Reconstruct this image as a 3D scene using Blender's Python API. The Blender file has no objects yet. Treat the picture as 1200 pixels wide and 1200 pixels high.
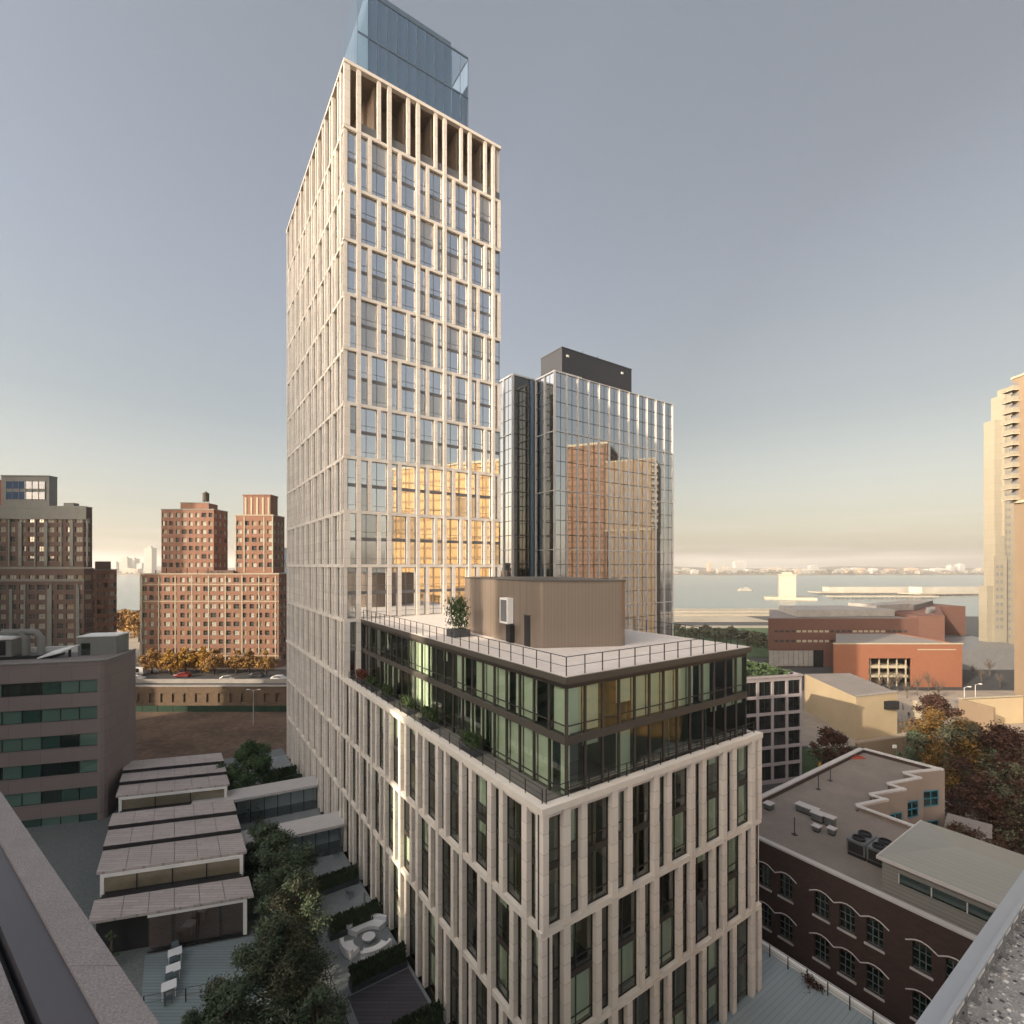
import bpy, math, random
from mathutils import Vector
R = math.radians
random.seed(7)
SC = bpy.context.scene
COL = SC.collection
EYE = 38.0          # camera height over the street
FP = 580.0          # focal length in photo pixels
HOR = 663.0         # horizon row in the photo
# ---------------------------------------------------------------- camera, sky, sun, exposure
cd = bpy.data.cameras.new('camera'); cam = bpy.data.objects.new('camera', cd); COL.objects.link(cam)
cam.location = (0, 0, EYE); cam.rotation_euler = (R(90), 0, 0)
cd.sensor_width = 36; cd.lens = 36*FP/1200; cd.shift_y = (HOR-600)/1200
cd.clip_start = .1; cd.clip_end = 40000
SC.camera = cam
SUN_EL = 20.0
HAZE = True
TX, TY = .78, .626                                   # the way the sunlight travels over the ground
W = bpy.data.worlds.new('World'); SC.world = W; W.use_nodes = True
wn, wl = W.node_tree.nodes, W.node_tree.links
bg = wn['Background']
sky = wn.new('ShaderNodeTexSky'); sky.sky_type = 'NISHITA'; sky.sun_disc = False
sky.sun_elevation = R(SUN_EL); sky.sun_rotation = math.atan2(-TX, -TY)
sky.altitude = 50; sky.air_density = 1.0; sky.dust_density = 2.5; sky.ozone_density = 1.2
hsv = wn.new('ShaderNodeHueSaturation'); hsv.inputs['Saturation'].default_value = .42
wl.new(sky.outputs[0], hsv.inputs['Color'])
# thin bands of cloud low over the horizon
tc = wn.new('ShaderNodeTexCoord'); sp = wn.new('ShaderNodeSeparateXYZ'); wl.new(tc.outputs['Generated'], sp.inputs[0])
mp = wn.new('ShaderNodeMapping'); mp.inputs['Scale'].default_value = (3, 3, 46); wl.new(tc.outputs['Generated'], mp.inputs[0])
cn = wn.new('ShaderNodeTexNoise'); cn.inputs['Scale'].default_value = 1.3; cn.inputs['Detail'].default_value = 6; wl.new(mp.outputs[0], cn.inputs[0])
cr = wn.new('ShaderNodeMapRange'); cr.inputs[1].default_value = .48; cr.inputs[2].default_value = .72; wl.new(cn.outputs[0], cr.inputs[0])
zr = wn.new('ShaderNodeMapRange'); zr.inputs[1].default_value = .0; zr.inputs[2].default_value = .16; zr.inputs[3].default_value = 1; zr.inputs[4].default_value = 0
wl.new(sp.outputs[2], zr.inputs[0])
mm = wn.new('ShaderNodeMath'); mm.operation = 'MULTIPLY'; wl.new(cr.outputs[0], mm.inputs[0]); wl.new(zr.outputs[0], mm.inputs[1])
m2 = wn.new('ShaderNodeMath'); m2.operation = 'MULTIPLY'; m2.inputs[1].default_value = .6; wl.new(mm.outputs[0], m2.inputs[0])
# the wide soft tint of the sky: cream at the horizon, lavender grey above
ramp = wn.new('ShaderNodeValToRGB'); wl.new(sp.outputs[2], ramp.inputs[0])
e = ramp.color_ramp.elements
SKYC = [(0.0, (1.22, 1.08, .92)), (.05, (1.16, 1.03, .86)), (.12, (1.04, .95, .82)), (.26, (.90, .87, .80)), (.48, (1.03, 1.0, .99)), (.75, (1.12, 1.09, 1.04)), (1.0, (1.1, 1.07, 1.04))]
e[0].position = 0; e[0].color = (*SKYC[0][1], 1); e[1].position = 1; e[1].color = (*SKYC[-1][1], 1)
for p_, c_ in SKYC[1:-1]:
    q_ = e.new(p_); q_.color = (*c_, 1)
tint = wn.new('ShaderNodeMix'); tint.data_type = 'RGBA'; tint.blend_type = 'MULTIPLY'; tint.inputs[0].default_value = 1
wl.new(hsv.outputs[0], tint.inputs[6]); wl.new(ramp.outputs[0], tint.inputs[7])
# the half of the sky towards the low sun is the brighter, warmer half
dt = wn.new('ShaderNodeVectorMath'); dt.operation = 'DOT_PRODUCT'; wl.new(tc.outputs['Generated'], dt.inputs[0]); dt.inputs[1].default_value = (-TX, -TY, 0)
dr = wn.new('ShaderNodeValToRGB'); dm = wn.new('ShaderNodeMapRange'); dm.inputs[1].default_value = -1; dm.inputs[2].default_value = 1; wl.new(dt.outputs['Value'], dm.inputs[0]); wl.new(dm.outputs[0], dr.inputs[0])
dr.color_ramp.elements[0].position = .1; dr.color_ramp.elements[0].color = (.47,.47,.46,1); dr.color_ramp.elements[1].position = .88; dr.color_ramp.elements[1].color = (2.3,2.12,1.9,1)
de = dr.color_ramp.elements.new(.25); de.color = (.63,.64,.65,1); de = dr.color_ramp.elements.new(.42); de.color = (.66,.68,.69,1); de = dr.color_ramp.elements.new(.58); de.color = (.68,.70,.71,1)
tw = wn.new('ShaderNodeMix'); tw.data_type = 'RGBA'; tw.blend_type = 'MULTIPLY'; tw.inputs[0].default_value = 1; wl.new(tint.outputs[2], tw.inputs[6]); wl.new(dr.outputs[0], tw.inputs[7])
cl = wn.new('ShaderNodeMix'); cl.data_type = 'RGBA'; wl.new(m2.outputs[0], cl.inputs[0]); wl.new(tw.outputs[2], cl.inputs[6])
cl.inputs[7].default_value = (2.9, 2.55, 2.25, 1)
wl.new(cl.outputs[2], bg.inputs[0]); bg.inputs[1].default_value = .15
sd = bpy.data.lights.new('sun', 'SUN'); sd.energy = 3.4; sd.angle = R(.5); sd.color = (1.0, .83, .63)
so = bpy.data.objects.new('sun', sd); COL.objects.link(so)
so.rotation_euler = Vector((TX*math.cos(R(SUN_EL)), TY*math.cos(R(SUN_EL)), -math.sin(R(SUN_EL)))).to_track_quat('-Z', 'Y').to_euler()
so.location = (0, -50, 200)
SC.view_settings.view_transform = 'Standard'; SC.view_settings.look = 'None'
SC.view_settings.exposure = 1.0; SC.view_settings.gamma = 1
SC.cycles.max_bounces = 8; SC.cycles.transparent_max_bounces = 16; SC.cycles.volume_bounces = 0

# ---------------------------------------------------------------- helpers
def P(px, py, Y): return Vector(((px-600)/FP*Y, Y, EYE+(HOR-py)/FP*Y))
def G(px, py, z=0.0):
    Y = FP*(EYE-z)/(py-HOR); return Vector(((px-600)/FP*Y, Y, z))

def mat(name, col, rough=.75, metal=0., var=.12, scale=.6, bump=0., spec=.4, col2=None, fine=0.):
    m = bpy.data.materials.new(name); m.use_nodes = True
    n, l = m.node_tree.nodes, m.node_tree.links; b = n['Principled BSDF']
    b.inputs['Roughness'].default_value = rough; b.inputs['Metallic'].default_value = metal
    b.inputs['Specular IOR Level'].default_value = spec
    t = n.new('ShaderNodeTexCoord'); no = n.new('ShaderNodeTexNoise'); no.inputs['Scale'].default_value = scale
    no.inputs['Detail'].default_value = 8; no.inputs['Roughness'].default_value = .65
    l.new(t.outputs['Object'], no.inputs['Vector'])
    rp = n.new('ShaderNodeValToRGB'); rp.color_ramp.elements[0].position = .3; rp.color_ramp.elements[1].position = .7
    a = [max(0, c*(1-var)) for c in col]; d = [min(1, c*(1+var)) for c in (col2 or col)]
    rp.color_ramp.elements[0].color = (*a, 1); rp.color_ramp.elements[1].color = (*d, 1)
    l.new(no.outputs[0], rp.inputs[0]); src = rp.outputs[0]
    if fine:
        f = n.new('ShaderNodeTexNoise'); f.inputs['Scale'].default_value = fine; f.inputs['Detail'].default_value = 3
        l.new(t.outputs['Object'], f.inputs['Vector'])
        mr = n.new('ShaderNodeMapRange'); mr.inputs[1].default_value = .3; mr.inputs[2].default_value = .7; mr.inputs[3].default_value = .7; mr.inputs[4].default_value = 1.25
        l.new(f.outputs[0], mr.inputs[0])
        mx = n.new('ShaderNodeMix'); mx.data_type = 'RGBA'; mx.blend_type = 'MULTIPLY'; mx.inputs[0].default_value = 1
        l.new(src, mx.inputs[6]); l.new(mr.outputs[0], mx.inputs[7]); src = mx.outputs[2]
    l.new(src, b.inputs['Base Color'])
    if bump:
        bp = n.new('ShaderNodeBump'); bp.inputs['Strength'].default_value = bump; bp.inputs['Distance'].default_value = .05
        l.new(no.outputs[0], bp.inputs['Height']); l.new(bp.outputs[0], b.inputs['Normal'])
    return m

def jointed(name, col, mortar, bw, bh, ms=.02, rough=.8, var=.15, axis='wall', bump=.0, off=.5):
    """a material of courses: bricks, stone slabs, planks or panels; bw x bh metres each"""
    m = mat(name, col, rough, var=var, scale=.4)
    n, l = m.node_tree.nodes, m.node_tree.links; b = n['Principled BSDF']
    t = n.new('ShaderNodeTexCoord'); s = n.new('ShaderNodeSeparateXYZ'); l.new(t.outputs['Object'], s.inputs[0])
    c = n.new('ShaderNodeCombineXYZ')
    if axis == 'wall':
        a = n.new('ShaderNodeMath'); a.operation = 'ADD'; l.new(s.outputs[0], a.inputs[0]); l.new(s.outputs[1], a.inputs[1])
        l.new(a.outputs[0], c.inputs[0]); l.new(s.outputs[2], c.inputs[1])
    else:
        l.new(s.outputs[0], c.inputs[0]); l.new(s.outputs[1], c.inputs[1])
    k = n.new('ShaderNodeTexBrick'); k.offset = off; k.inputs['Scale'].default_value = 1
    k.inputs['Brick Width'].default_value = bw; k.inputs['Row Height'].default_value = bh; k.inputs['Mortar Size'].default_value = ms
    k.inputs['Mortar Smooth'].default_value = .1; k.inputs['Bias'].default_value = 0
    k.inputs['Color1'].default_value = (*[min(1, x*(1+var)) for x in col], 1); k.inputs['Color2'].default_value = (*[x*(1-var) for x in col], 1)
    k.inputs['Mortar'].default_value = (*mortar, 1); l.new(c.outputs[0], k.inputs['Vector'])
    old = b.inputs['Base Color'].links[0].from_socket
    mx = n.new('ShaderNodeMix'); mx.data_type = 'RGBA'; mx.inputs[0].default_value = .65
    l.new(old, mx.inputs[6]); l.new(k.outputs[0], mx.inputs[7]); l.new(mx.outputs[2], b.inputs['Base Color'])
    if bump:
        bp = n.new('ShaderNodeBump'); bp.inputs['Strength'].default_value = bump; bp.inputs['Distance'].default_value = .03; bp.invert = True
        l.new(k.outputs['Fac'], bp.inputs['Height']); l.new(bp.outputs[0], b.inputs['Normal'])
    return m

def glass(name, tint, refl, base=None, rough=.02, wav=.0):
    """window glass: a tinted see-through (or, with base, dark backed) pane under a mirror whose strength grows at grazing angles"""
    m = bpy.data.materials.new(name); m.use_nodes = True
    n, l = m.node_tree.nodes, m.node_tree.links
    for x in list(n): n.remove(x)
    o = n.new('ShaderNodeOutputMaterial'); mx = n.new('ShaderNodeMixShader')
    g = n.new('ShaderNodeBsdfGlossy'); g.inputs['Roughness'].default_value = rough; g.inputs['Color'].default_value = (*[min(1, .55+.45*t) for t in tint], 1)
    if base is None:
        b = n.new('ShaderNodeBsdfTransparent'); b.inputs['Color'].default_value = (*tint, 1)
    else:
        b = n.new('ShaderNodeBsdfDiffuse'); b.inputs['Color'].default_value = (*base, 1)
    lw = n.new('ShaderNodeLayerWeight'); lw.inputs['Blend'].default_value = .25
    mr = n.new('ShaderNodeMapRange'); mr.inputs[3].default_value = refl; mr.inputs[4].default_value = 1
    l.new(lw.outputs['Fresnel'], mr.inputs[0]); l.new(mr.outputs[0], mx.inputs[0])
    if wav:
        t = n.new('ShaderNodeTexCoord'); no = n.new('ShaderNodeTexNoise'); no.inputs['Scale'].default_value = .45; l.new(t.outputs['Object'], no.inputs['Vector'])
        bp = n.new('ShaderNodeBump'); bp.inputs['Strength'].default_value = wav; bp.inputs['Distance'].default_value = .05
        l.new(no.outputs[0], bp.inputs['Height']); l.new(bp.outputs[0], g.inputs['Normal'])
    l.new(b.outputs[0], mx.inputs[1]); l.new(g.outputs[0], mx.inputs[2]); l.new(mx.outputs[0], o.inputs[0])
    return m

class MB:
    def __init__(s): s.v = []; s.f = []; s.m = []; s.mats = []; s.smooth = False
    def mi(s, m):
        if m not in s.mats: s.mats.append(m)
        return s.mats.index(m)
    def raw(s, vs, fs, m):
        b = len(s.v); i = s.mi(m); s.v += [tuple(p) for p in vs]
        for f in fs: s.f.append([b+k for k in f]); s.m.append(i)
        return s
    def box(s, x0, x1, y0, y1, z0, z1, m):
        return s.raw([(x0,y0,z0),(x1,y0,z0),(x1,y1,z0),(x0,y1,z0),(x0,y0,z1),(x1,y0,z1),(x1,y1,z1),(x0,y1,z1)],
                     [(0,3,2,1),(4,5,6,7),(0,1,5,4),(1,2,6,5),(2,3,7,6),(3,0,4,7)], m)
    def fbox(s, F, s0, s1, d0, d1, z0, z1, m):
        """box in a facade's own frame: s along it, d outward, z up"""
        ox, oy, sx, sy, nx, ny = F
        q = [(ox+sx*a+nx*d, oy+sy*a+ny*d) for a, d in ((s0,d0),(s1,d0),(s1,d1),(s0,d1))]
        fs = [(0,3,2,1),(4,5,6,7),(0,1,5,4),(1,2,6,5),(2,3,7,6),(3,0,4,7)]
        if (sx*ny-sy*nx)*(s1-s0)*(d1-d0) < 0: fs = [f[::-1] for f in fs]
        return s.raw([(x,y,z0) for x,y in q]+[(x,y,z1) for x,y in q], fs, m)
    def fquad(s, F, s0, s1, d, z0, z1, m):
        ox, oy, sx, sy, nx, ny = F
        a = (ox+sx*s0+nx*d, oy+sy*s0+ny*d); b = (ox+sx*s1+nx*d, oy+sy*s1+ny*d)
        return s.raw([(*a,z0),(*b,z0),(*b,z1),(*a,z1)], [(0,1,2,3) if sy*nx-sx*ny > 0 else (3,2,1,0)], m)
    def prism(s, poly, z0, z1, m, top=None):
        n = len(poly); zz = z1 if isinstance(z1, (list, tuple)) else [z1]*n
        ar = sum(poly[i][0]*poly[(i+1)%n][1]-poly[(i+1)%n][0]*poly[i][1] for i in range(n))
        vs = [(p[0],p[1],z0) for p in poly]+[(p[0],p[1],zz[i]) for i,p in enumerate(poly)]
        sides = [(i,(i+1)%n,n+(i+1)%n,n+i) for i in range(n)]
        if ar < 0: sides = [f[::-1] for f in sides]
        s.raw(vs, sides+[tuple(range(n)) if ar < 0 else tuple(range(n))[::-1]], m)
        tp = tuple(range(n)) if ar > 0 else tuple(range(n))[::-1]
        s.raw([vs[n+i] for i in range(n)], [tp], top or m); return s
    def tube(s, pts, r, m, n=6, r2=None):
        pts = [Vector(p) for p in pts]; rings = []
        for i, p in enumerate(pts):
            d = (pts[min(i+1,len(pts)-1)]-pts[max(i-1,0)]).normalized()
            a = d.cross(Vector((0,0,1)) if abs(d.z) < .9 else Vector((1,0,0))).normalized(); b = d.cross(a)
            rr = r if r2 is None else r+(r2-r)*i/max(1,len(pts)-1)
            rings.append([p+a*math.cos(2*math.pi*k/n)*rr+b*math.sin(2*math.pi*k/n)*rr for k in range(n)])
        vs = [q for g in rings for q in g]; fs = []
        for i in range(len(pts)-1):
            for k in range(n): fs.append((i*n+k, i*n+(k+1)%n, (i+1)*n+(k+1)%n, (i+1)*n+k))
        fs += [tuple(range(n))[::-1], tuple(range((len(pts)-1)*n, len(pts)*n))]
        return s.raw(vs, fs, m)
    def lathe(s, prof, c, m, n=16):
        vs = []; fs = []
        for r, z in prof:
            for k in range(n): vs.append((c[0]+r*math.cos(2*math.pi*k/n), c[1]+r*math.sin(2*math.pi*k/n), c[2]+z))
        for i in range(len(prof)-1):
            for k in range(n): fs.append((i*n+k, i*n+(k+1)%n, (i+1)*n+(k+1)%n, (i+1)*n+k))
        fs += [tuple(range(n))[::-1], tuple(range((len(prof)-1)*n, len(prof)*n))]
        return s.raw(vs, fs, m)
    def add(s, o):
        for f, mi in zip(o.f, o.m): s.f.append([len(s.v)+k for k in f]); s.m.append(s.mi(o.mats[mi]))
        s.v += o.v; return s
    def build(s, name, parent=None, loc=None, label=None, cat=None, group=None, kind=None, bevel=0):
        me = bpy.data.meshes.new(name); me.from_pydata(s.v, [], s.f)
        for m in s.mats: me.materials.append(m)
        me.polygons.foreach_set('material_index', s.m)
        if s.smooth: me.polygons.foreach_set('use_smooth', [True]*len(s.f))
        me.update()
        o = bpy.data.objects.new(name, me); COL.objects.link(o)
        if parent: o.parent = parent
        if loc is not None: o.location = loc
        tag(o, label, cat, group, kind)
        if bevel:
            b = o.modifiers.new('bevel', 'BEVEL'); b.width = bevel; b.segments = 2; b.limit_method = 'ANGLE'
        return o

def tag(o, label=None, cat=None, group=None, kind=None):
    if label: o['label'] = label
    if cat: o['category'] = cat
    if group: o['group'] = group
    if kind: o['kind'] = kind
    return o
def thing(name, label, cat, loc=(0,0,0), rz=0, group=None):
    o = bpy.data.objects.new(name, None); COL.objects.link(o); o.location = loc; o.rotation_euler = (0,0,rz); o.empty_display_size = .5
    return tag(o, label, cat, group)
def copy_tree(o, loc, rz=None, label=None, sc=None):
    c = o.copy(); COL.objects.link(c); c.location = loc
    if rz is not None: c.rotation_euler = (0,0,rz)
    if sc: c.scale = (sc,sc,sc)
    if label: c['label'] = label
    for ch in list(o.children):
        d = ch.copy(); COL.objects.link(d); d.parent = c
        for g in ch.children:
            h = g.copy(); COL.objects.link(h); h.parent = d
    return c
def share(root, mb):
    """how large this part shows in the photo, roughly"""
    a = root.rotation_euler[2]; c, s_ = math.cos(a), math.sin(a)
    xs = []; ys = []
    for x, y, z in mb.v[::max(1, len(mb.v)//8)]:
        X = root.location[0]+c*x-s_*y; Y = root.location[1]+s_*x+c*y; Z = root.location[2]+z
        if Y < 1: return 0
        xs.append(600+FP*X/Y); ys.append(HOR-FP*(Z-EYE)/Y)
    if max(xs) < 0 or min(xs) > 1200 or max(ys) < 0 or min(ys) > 1200: return 0
    return (max(xs)-min(xs))*(max(ys)-min(ys))
def emit(root, name, items, cap=100, rest=None):
    """every repeat a part of its own; past the cap the smallest-looking ones go into one part"""
    items = [(share(root, m), i, m) for i, m in enumerate(items)]; items.sort(key=lambda t: (-t[0], t[1]))
    for a, i, m in items[:cap]: m.build(name, root)
    if items[cap:]:
        r = MB()
        for a, i, m in items[cap:]: r.add(m)
        r.build(rest or name+'s_further_off', root, kind='stuff')
def frame(x, y, ang):
    """facade frame at a point: runs along ang (degrees), faces to the right hand of that run"""
    a = R(ang); return (x, y, math.cos(a), math.sin(a), math.sin(a), -math.cos(a))
def lattice(mb, F, xs, zs, s0, s1, z0, z1, d0, d1, m):
    """a wall with openings: xs the spans and zs the heights of the openings"""
    a = s0; xs = sorted(xs); zs = sorted(zs)
    for x0, x1 in xs:
        if x0 > a: mb.fbox(F, a, x0, d0, d1, z0, z1, m)
        b = z0
        for h0, h1 in zs:
            if h0 > b: mb.fbox(F, x0, x1, d0, d1, b, h0, m)
            b = h1
        if z1 > b: mb.fbox(F, x0, x1, d0, d1, b, z1, m)
        a = x1
    if s1 > a: mb.fbox(F, a, s1, d0, d1, z0, z1, m)
    return mb

D2 = (.826, .563); D1 = (-.563, .826); GRID = math.atan2(.563, .826); GD = math.degrees(GRID)

# ---------------------------------------------------------------- materials
M = {}
M['stone'] = jointed('pale_limestone', (.77,.705,.63), (.46,.41,.355), 5.0, 1.05, .022, .72, .09)
M['stone2'] = mat('pale_limestone_coping', (.78,.72,.64), .7, var=.06, scale=1.2)
M['tglass'] = glass('tower_window_glass', (.90,.93,.94), .74, base=(.05,.06,.065), wav=.04)
M['tglassb'] = glass('tower_glass_with_shade', (.80,.86,.88), .42, base=(.20,.18,.15), wav=.04); M['tglassc'] = glass('tower_glass_pale_blind', (.80,.86,.88), .38, base=(.34,.31,.26), wav=.03)
M['tspan'] = mat('grey_glazing_bars', (.16,.16,.165), .4, var=.1)
M['pglass'] = glass('green_tinted_glass', (.80,.91,.85), .15)
M['bronze'] = mat('dark_bronze_frames', (.07,.062,.055), .45, .3, var=.1)
M['bronze2'] = mat('bronze_fascia', (.095,.085,.073), .5, .2, var=.08)
M['blind'] = mat('pale_roller_blind', (.80,.81,.68), .9, var=.04)
M['inside'] = mat('dim_interior', (.07,.065,.055), .9, var=.3)
M['insidegr'] = mat('grey_green_inner_wall', (.17,.20,.17), .9, var=.2)
M['insidelit'] = mat('cream_inner_wall', (.42,.34,.24), .9, var=.15)
M['slab'] = mat('inner_floor_slab', (.16,.15,.13), .9)
M['crown'] = glass('blue_crown_glass', (.50,.68,.88), .30, base=(.045,.085,.14))
M['crownclear'] = glass('clear_pale_screen_glass', (.80,.90,.94), .22)
M['bluesteel'] = mat('blue_grey_metal', (.12,.17,.23), .4, .4)
M['loggia'] = mat('brown_loggia_wall', (.20,.15,.11), .8)
M['roof'] = jointed('pale_roof_pavers', (.68,.62,.57), (.48,.43,.39), .9, .9, .02, .85, .06, 'floor')
M['rail'] = mat('dark_rail_metal', (.05,.045,.045), .5, .5)
M['bulk'] = jointed('brown_corrugated_metal', (.24,.195,.16), (.19,.155,.13), .3, 40., .03, .30, .03)
M['bulk'].node_tree.nodes['Principled BSDF'].inputs['Metallic'].default_value = .35
M['white'] = mat('white_paint', (.75,.74,.72), .6, var=.05)
M['dark'] = mat('black_metal', (.025,.025,.027), .5, .2)
M['hedge'] = mat('dark_hedge_leaves', (.035,.055,.025), .8, var=.6, scale=9)
M['planter'] = mat('dark_grey_planter', (.06,.065,.07), .6)
M['bark'] = mat('rough_grey_bark', (.09,.07,.055), .95, var=.3, scale=6, bump=.6)
# ---------------------------------------------------------------- the stone-fin tower and its podium
PX0, PY0 = 1.58, 25.4
PITCH, V0, LEND, WEND = 3.6, 36.0, 70.6, 20.8
def toL(x, y):
    dx, dy = x-PX0, y-PY0; return dx*D2[0]+dy*D2[1], dx*D1[0]+dy*D1[1]
DEP = .40          # depth of the fins before the glass
def window_mb(F, s0, s1, z0, z1, gm, clear, dg=0.):
    """one opening's glazing: frame bars, a spandrel half way up, panes, and a blind behind a clear pane"""
    b = MB(); w = s1-s0; h = z1-z0; fr = M['bronze'] if clear else M['tspan']; t = .05
    zm = z0+h*.5
    for za_, zb_ in ((z0+t, zm-.19), (zm+.19, z1-t)):
        g_ = gm if clear else random.choice([gm, gm, gm, gm, M['tglassb'], M['tglassc']])
        b.fquad(F, s0+t, s1-t, dg, za_, zb_, g_)
    b.fbox(F, s0, s0+t, dg-.03, dg+.06, z0, z1, fr); b.fbox(F, s1-t, s1, dg-.03, dg+.06, z0, z1, fr)
    b.fbox(F, s0+t, s1-t, dg-.03, dg+.06, z0, z0+t, fr); b.fbox(F, s0+t, s1-t, dg-.03, dg+.06, z1-t, z1, fr)
    zm = z0+h*.5
    b.fbox(F, s0+t, s1-t, dg-.02, dg+.045, zm-.19, zm+.19, fr)
    b.fbox(F, s0+t, s1-t, dg-.02, dg+.035, z0+.62, z0+.66, fr)
    b.fbox(F, s0+t, s1-t, dg-.02, dg+.035, zm+.80, zm+.84, fr)
    if w > 1:
        sm = s0+w*.36; b.fbox(F, sm-.025, sm+.025, dg-.02, dg+.05, z0+t, zm-.19, fr); b.fbox(F, sm-.025, sm+.025, dg-.02, dg+.05, zm+.19, z1-t, fr)
    if clear:
        for a, c in ((z0+t, zm-.2), (zm+.2, z1-t)):
            if random.random() < (.62 if w > 1 else .3):
                e0 = s0+t; e1 = s1-t
                if w > 1 and random.random() < .45:
                    if random.random() < .5: e1 = s0+w*.36
                    else: e0 = s0+w*.36
                lo = a+random.choice([0, 0, .3, .55, 1.2, 1.9])*(c-a)/2.8
                b.fbox(F, e0, e1, dg-.22, dg-.18, lo, c, M['blind'])
    return b
MW, SW, FM = .47, .42, 1.42        # pier and fin widths, first pier
def spans(kind, L, corner=True):
    """fin and opening spans along a facade; kind A starts with glass at the corner"""
    mains = []; k = 0
    while FM+PITCH*k+MW <= L+.01: mains.append((FM+PITCH*k, FM+MW+PITCH*k)); k += 1
    sec = []; op = []
    if kind == 'A': op.append((0, FM))
    else: sec.append((0, .66)); op.append((.66, FM))
    for i, (a, b) in enumerate(mains):
        last = i+1 == len(mains); c = L if last else mains[i+1][0]
        if c-b < .35: continue
        if last:
            if kind == 'A': op.append((b, b+.45)); sec.append((b+.45, c))
            else: op.append((b, c))
        elif kind == 'A': op.append((b, b+.82)); sec.append((b+.82, b+.82+SW)); op.append((b+.82+SW, c))
        else: op.append((b, c-.8-SW)); sec.append((c-.8-SW, c-.8)); op.append((c-.8, c))
    return mains, sec, op
ROWS = [6, 12.5, 18.9, 25.3, 31.85, 38, 44.1, 50.2, 56.25, 62.4, 68.5, 74.6, 80.6, 87.2, 94.4]
KINDS = ['B', 'A', 'B', 'A', 'B', 'A', 'B', 'A', 'B', 'A', 'B', 'A', 'B', 'A', 'B'][1:]     # row i spans ROWS[i]..ROWS[i+1]
# row 2 (18.9..25.3) is A, row 1 is B, row 0 is A, row 3 is B, row 4 is A ...
def kind_of(i): return 'A' if i % 2 == 0 else 'B'
def flip(k): return 'B' if k == 'A' else 'A'
def build_block(root, faces, rows, clear, z_to_root, top_row=None):
    """faces: (frame, s_lo, s_hi, which) ; only fins between s_lo and s_hi are built"""
    mains_i, sec_i, win_i, band_i = [], [], [], []
    for F, L, lo, hi, which in faces:
        z0, z1 = ROWS[rows[0]], ROWS[rows[-1]+1]
        mains, _, _ = spans('A', L)
        for a, b in mains:
            if a < lo-.01 or b > hi+.35: continue
            mains_i.append(MB().fbox(F, a, b, 0, DEP, z0, z1, M['stone']))
        for i in rows:
            k = kind_of(i) if which == 'right' else flip(kind_of(i))
            _, sec, op = spans(k, L)
            za, zb = ROWS[i]+(.18 if i > rows[0] or rows[0] else 0), ROWS[i+1]-.18
            for a, b in sec:
                if a < lo-.01 or b > hi+.01: continue
                sec_i.append(MB().fbox(F, a, b, 0, DEP-.03, za, zb, M['stone']))
            for a, b in op:
                if a < lo-.01 or b > hi+.01: continue
                if i == top_row:
                    if b-a > .8:
                        win_i.append(MB().fbox(F, a+.04, b-.04, DEP-.3, DEP-.26, za, za+1.1, M['tspan']))
                    continue
                win_i.append(window_mb(F, a, b, za, zb, M['pglass'] if clear else M['tglass'], clear))
        for i in rows:                                     # the slab band at the head of each row
            z = ROWS[i+1]
            lb = lo-.06 if which == 'right' else lo+DEP+.12
            band_i.append(MB().fbox(F, lb, hi, -.1, DEP-.06 if i != rows[-1] else DEP+.06, z-.18, z+(.18 if i != rows[-1] else .2), M['stone2']))
    emit(root, 'stone_pier', mains_i); emit(root, 'stone_fin', sec_i, rest='stone_fins_further_off')
    emit(root, 'window', win_i, rest='windows_further_off'); emit(root, 'floor_band', band_i)

ZR = 0.0
podium = thing('podium_building', 'mid-rise block of staggered pale stone fins with a glass penthouse, in front of the tower', 'building', (PX0, PY0, 0), GRID)
FR = frame(0, 0, 0)                                                    # right-hand facade, runs along +u, faces the camera
FL = (0, 0, 0, 1, -1, 0)                                               # left-hand facade, runs along +v
gr = -DEP
FRg = (0, DEP, 1, 0, 0, -1); FLg = (DEP, 0, 0, 1, -1, 0)               # glass planes sit DEP behind the fin fronts
build_block(podium, [(FRg, WEND, 0, WEND, 'right'), (FLg, LEND, 0, V0+1.86, 'left')], [0, 1, 2], True, 0)
b = MB()                                                               # inside: slabs and core
for i in range(7):
    z = 5.7+i*3.22
    if i: b.box(DEP+.25, WEND-.3, DEP+.25, V0+2, z-.14, z+.14, M['slab'])
b.build('inner_floor', podium)
b = MB(); b.box(4.2, WEND-.3, 4.6, V0+2, 0, 24.9, M['insidelit'])
for i in range(10): b.box(DEP+.3, 4.19, 3.4+i*3.6, 3.5+i*3.6, 6, 24.8, M['insidelit'])
for i in range(5): b.box(4.3+i*3.6, 4.4+i*3.6, DEP+.3, 4.59, 6, 24.8, M['insidelit'])
b.build('inner_wall', podium)
b = MB(); b.box(DEP+.1, WEND-.12, DEP+.1, V0+2, 0, 5.9, M['inside']); b.build('base_storey', podium)
b = MB()
b.box(.12, WEND-.05, .12, V0+1, 24.86, 25.02, M['roof']); b.build('terrace_floor', podium)
b = MB(); b.box(WEND-.1, WEND+.25, DEP, V0+2, 0, 25.3, M['stone2']); b.build('side_wall', podium)

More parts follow.
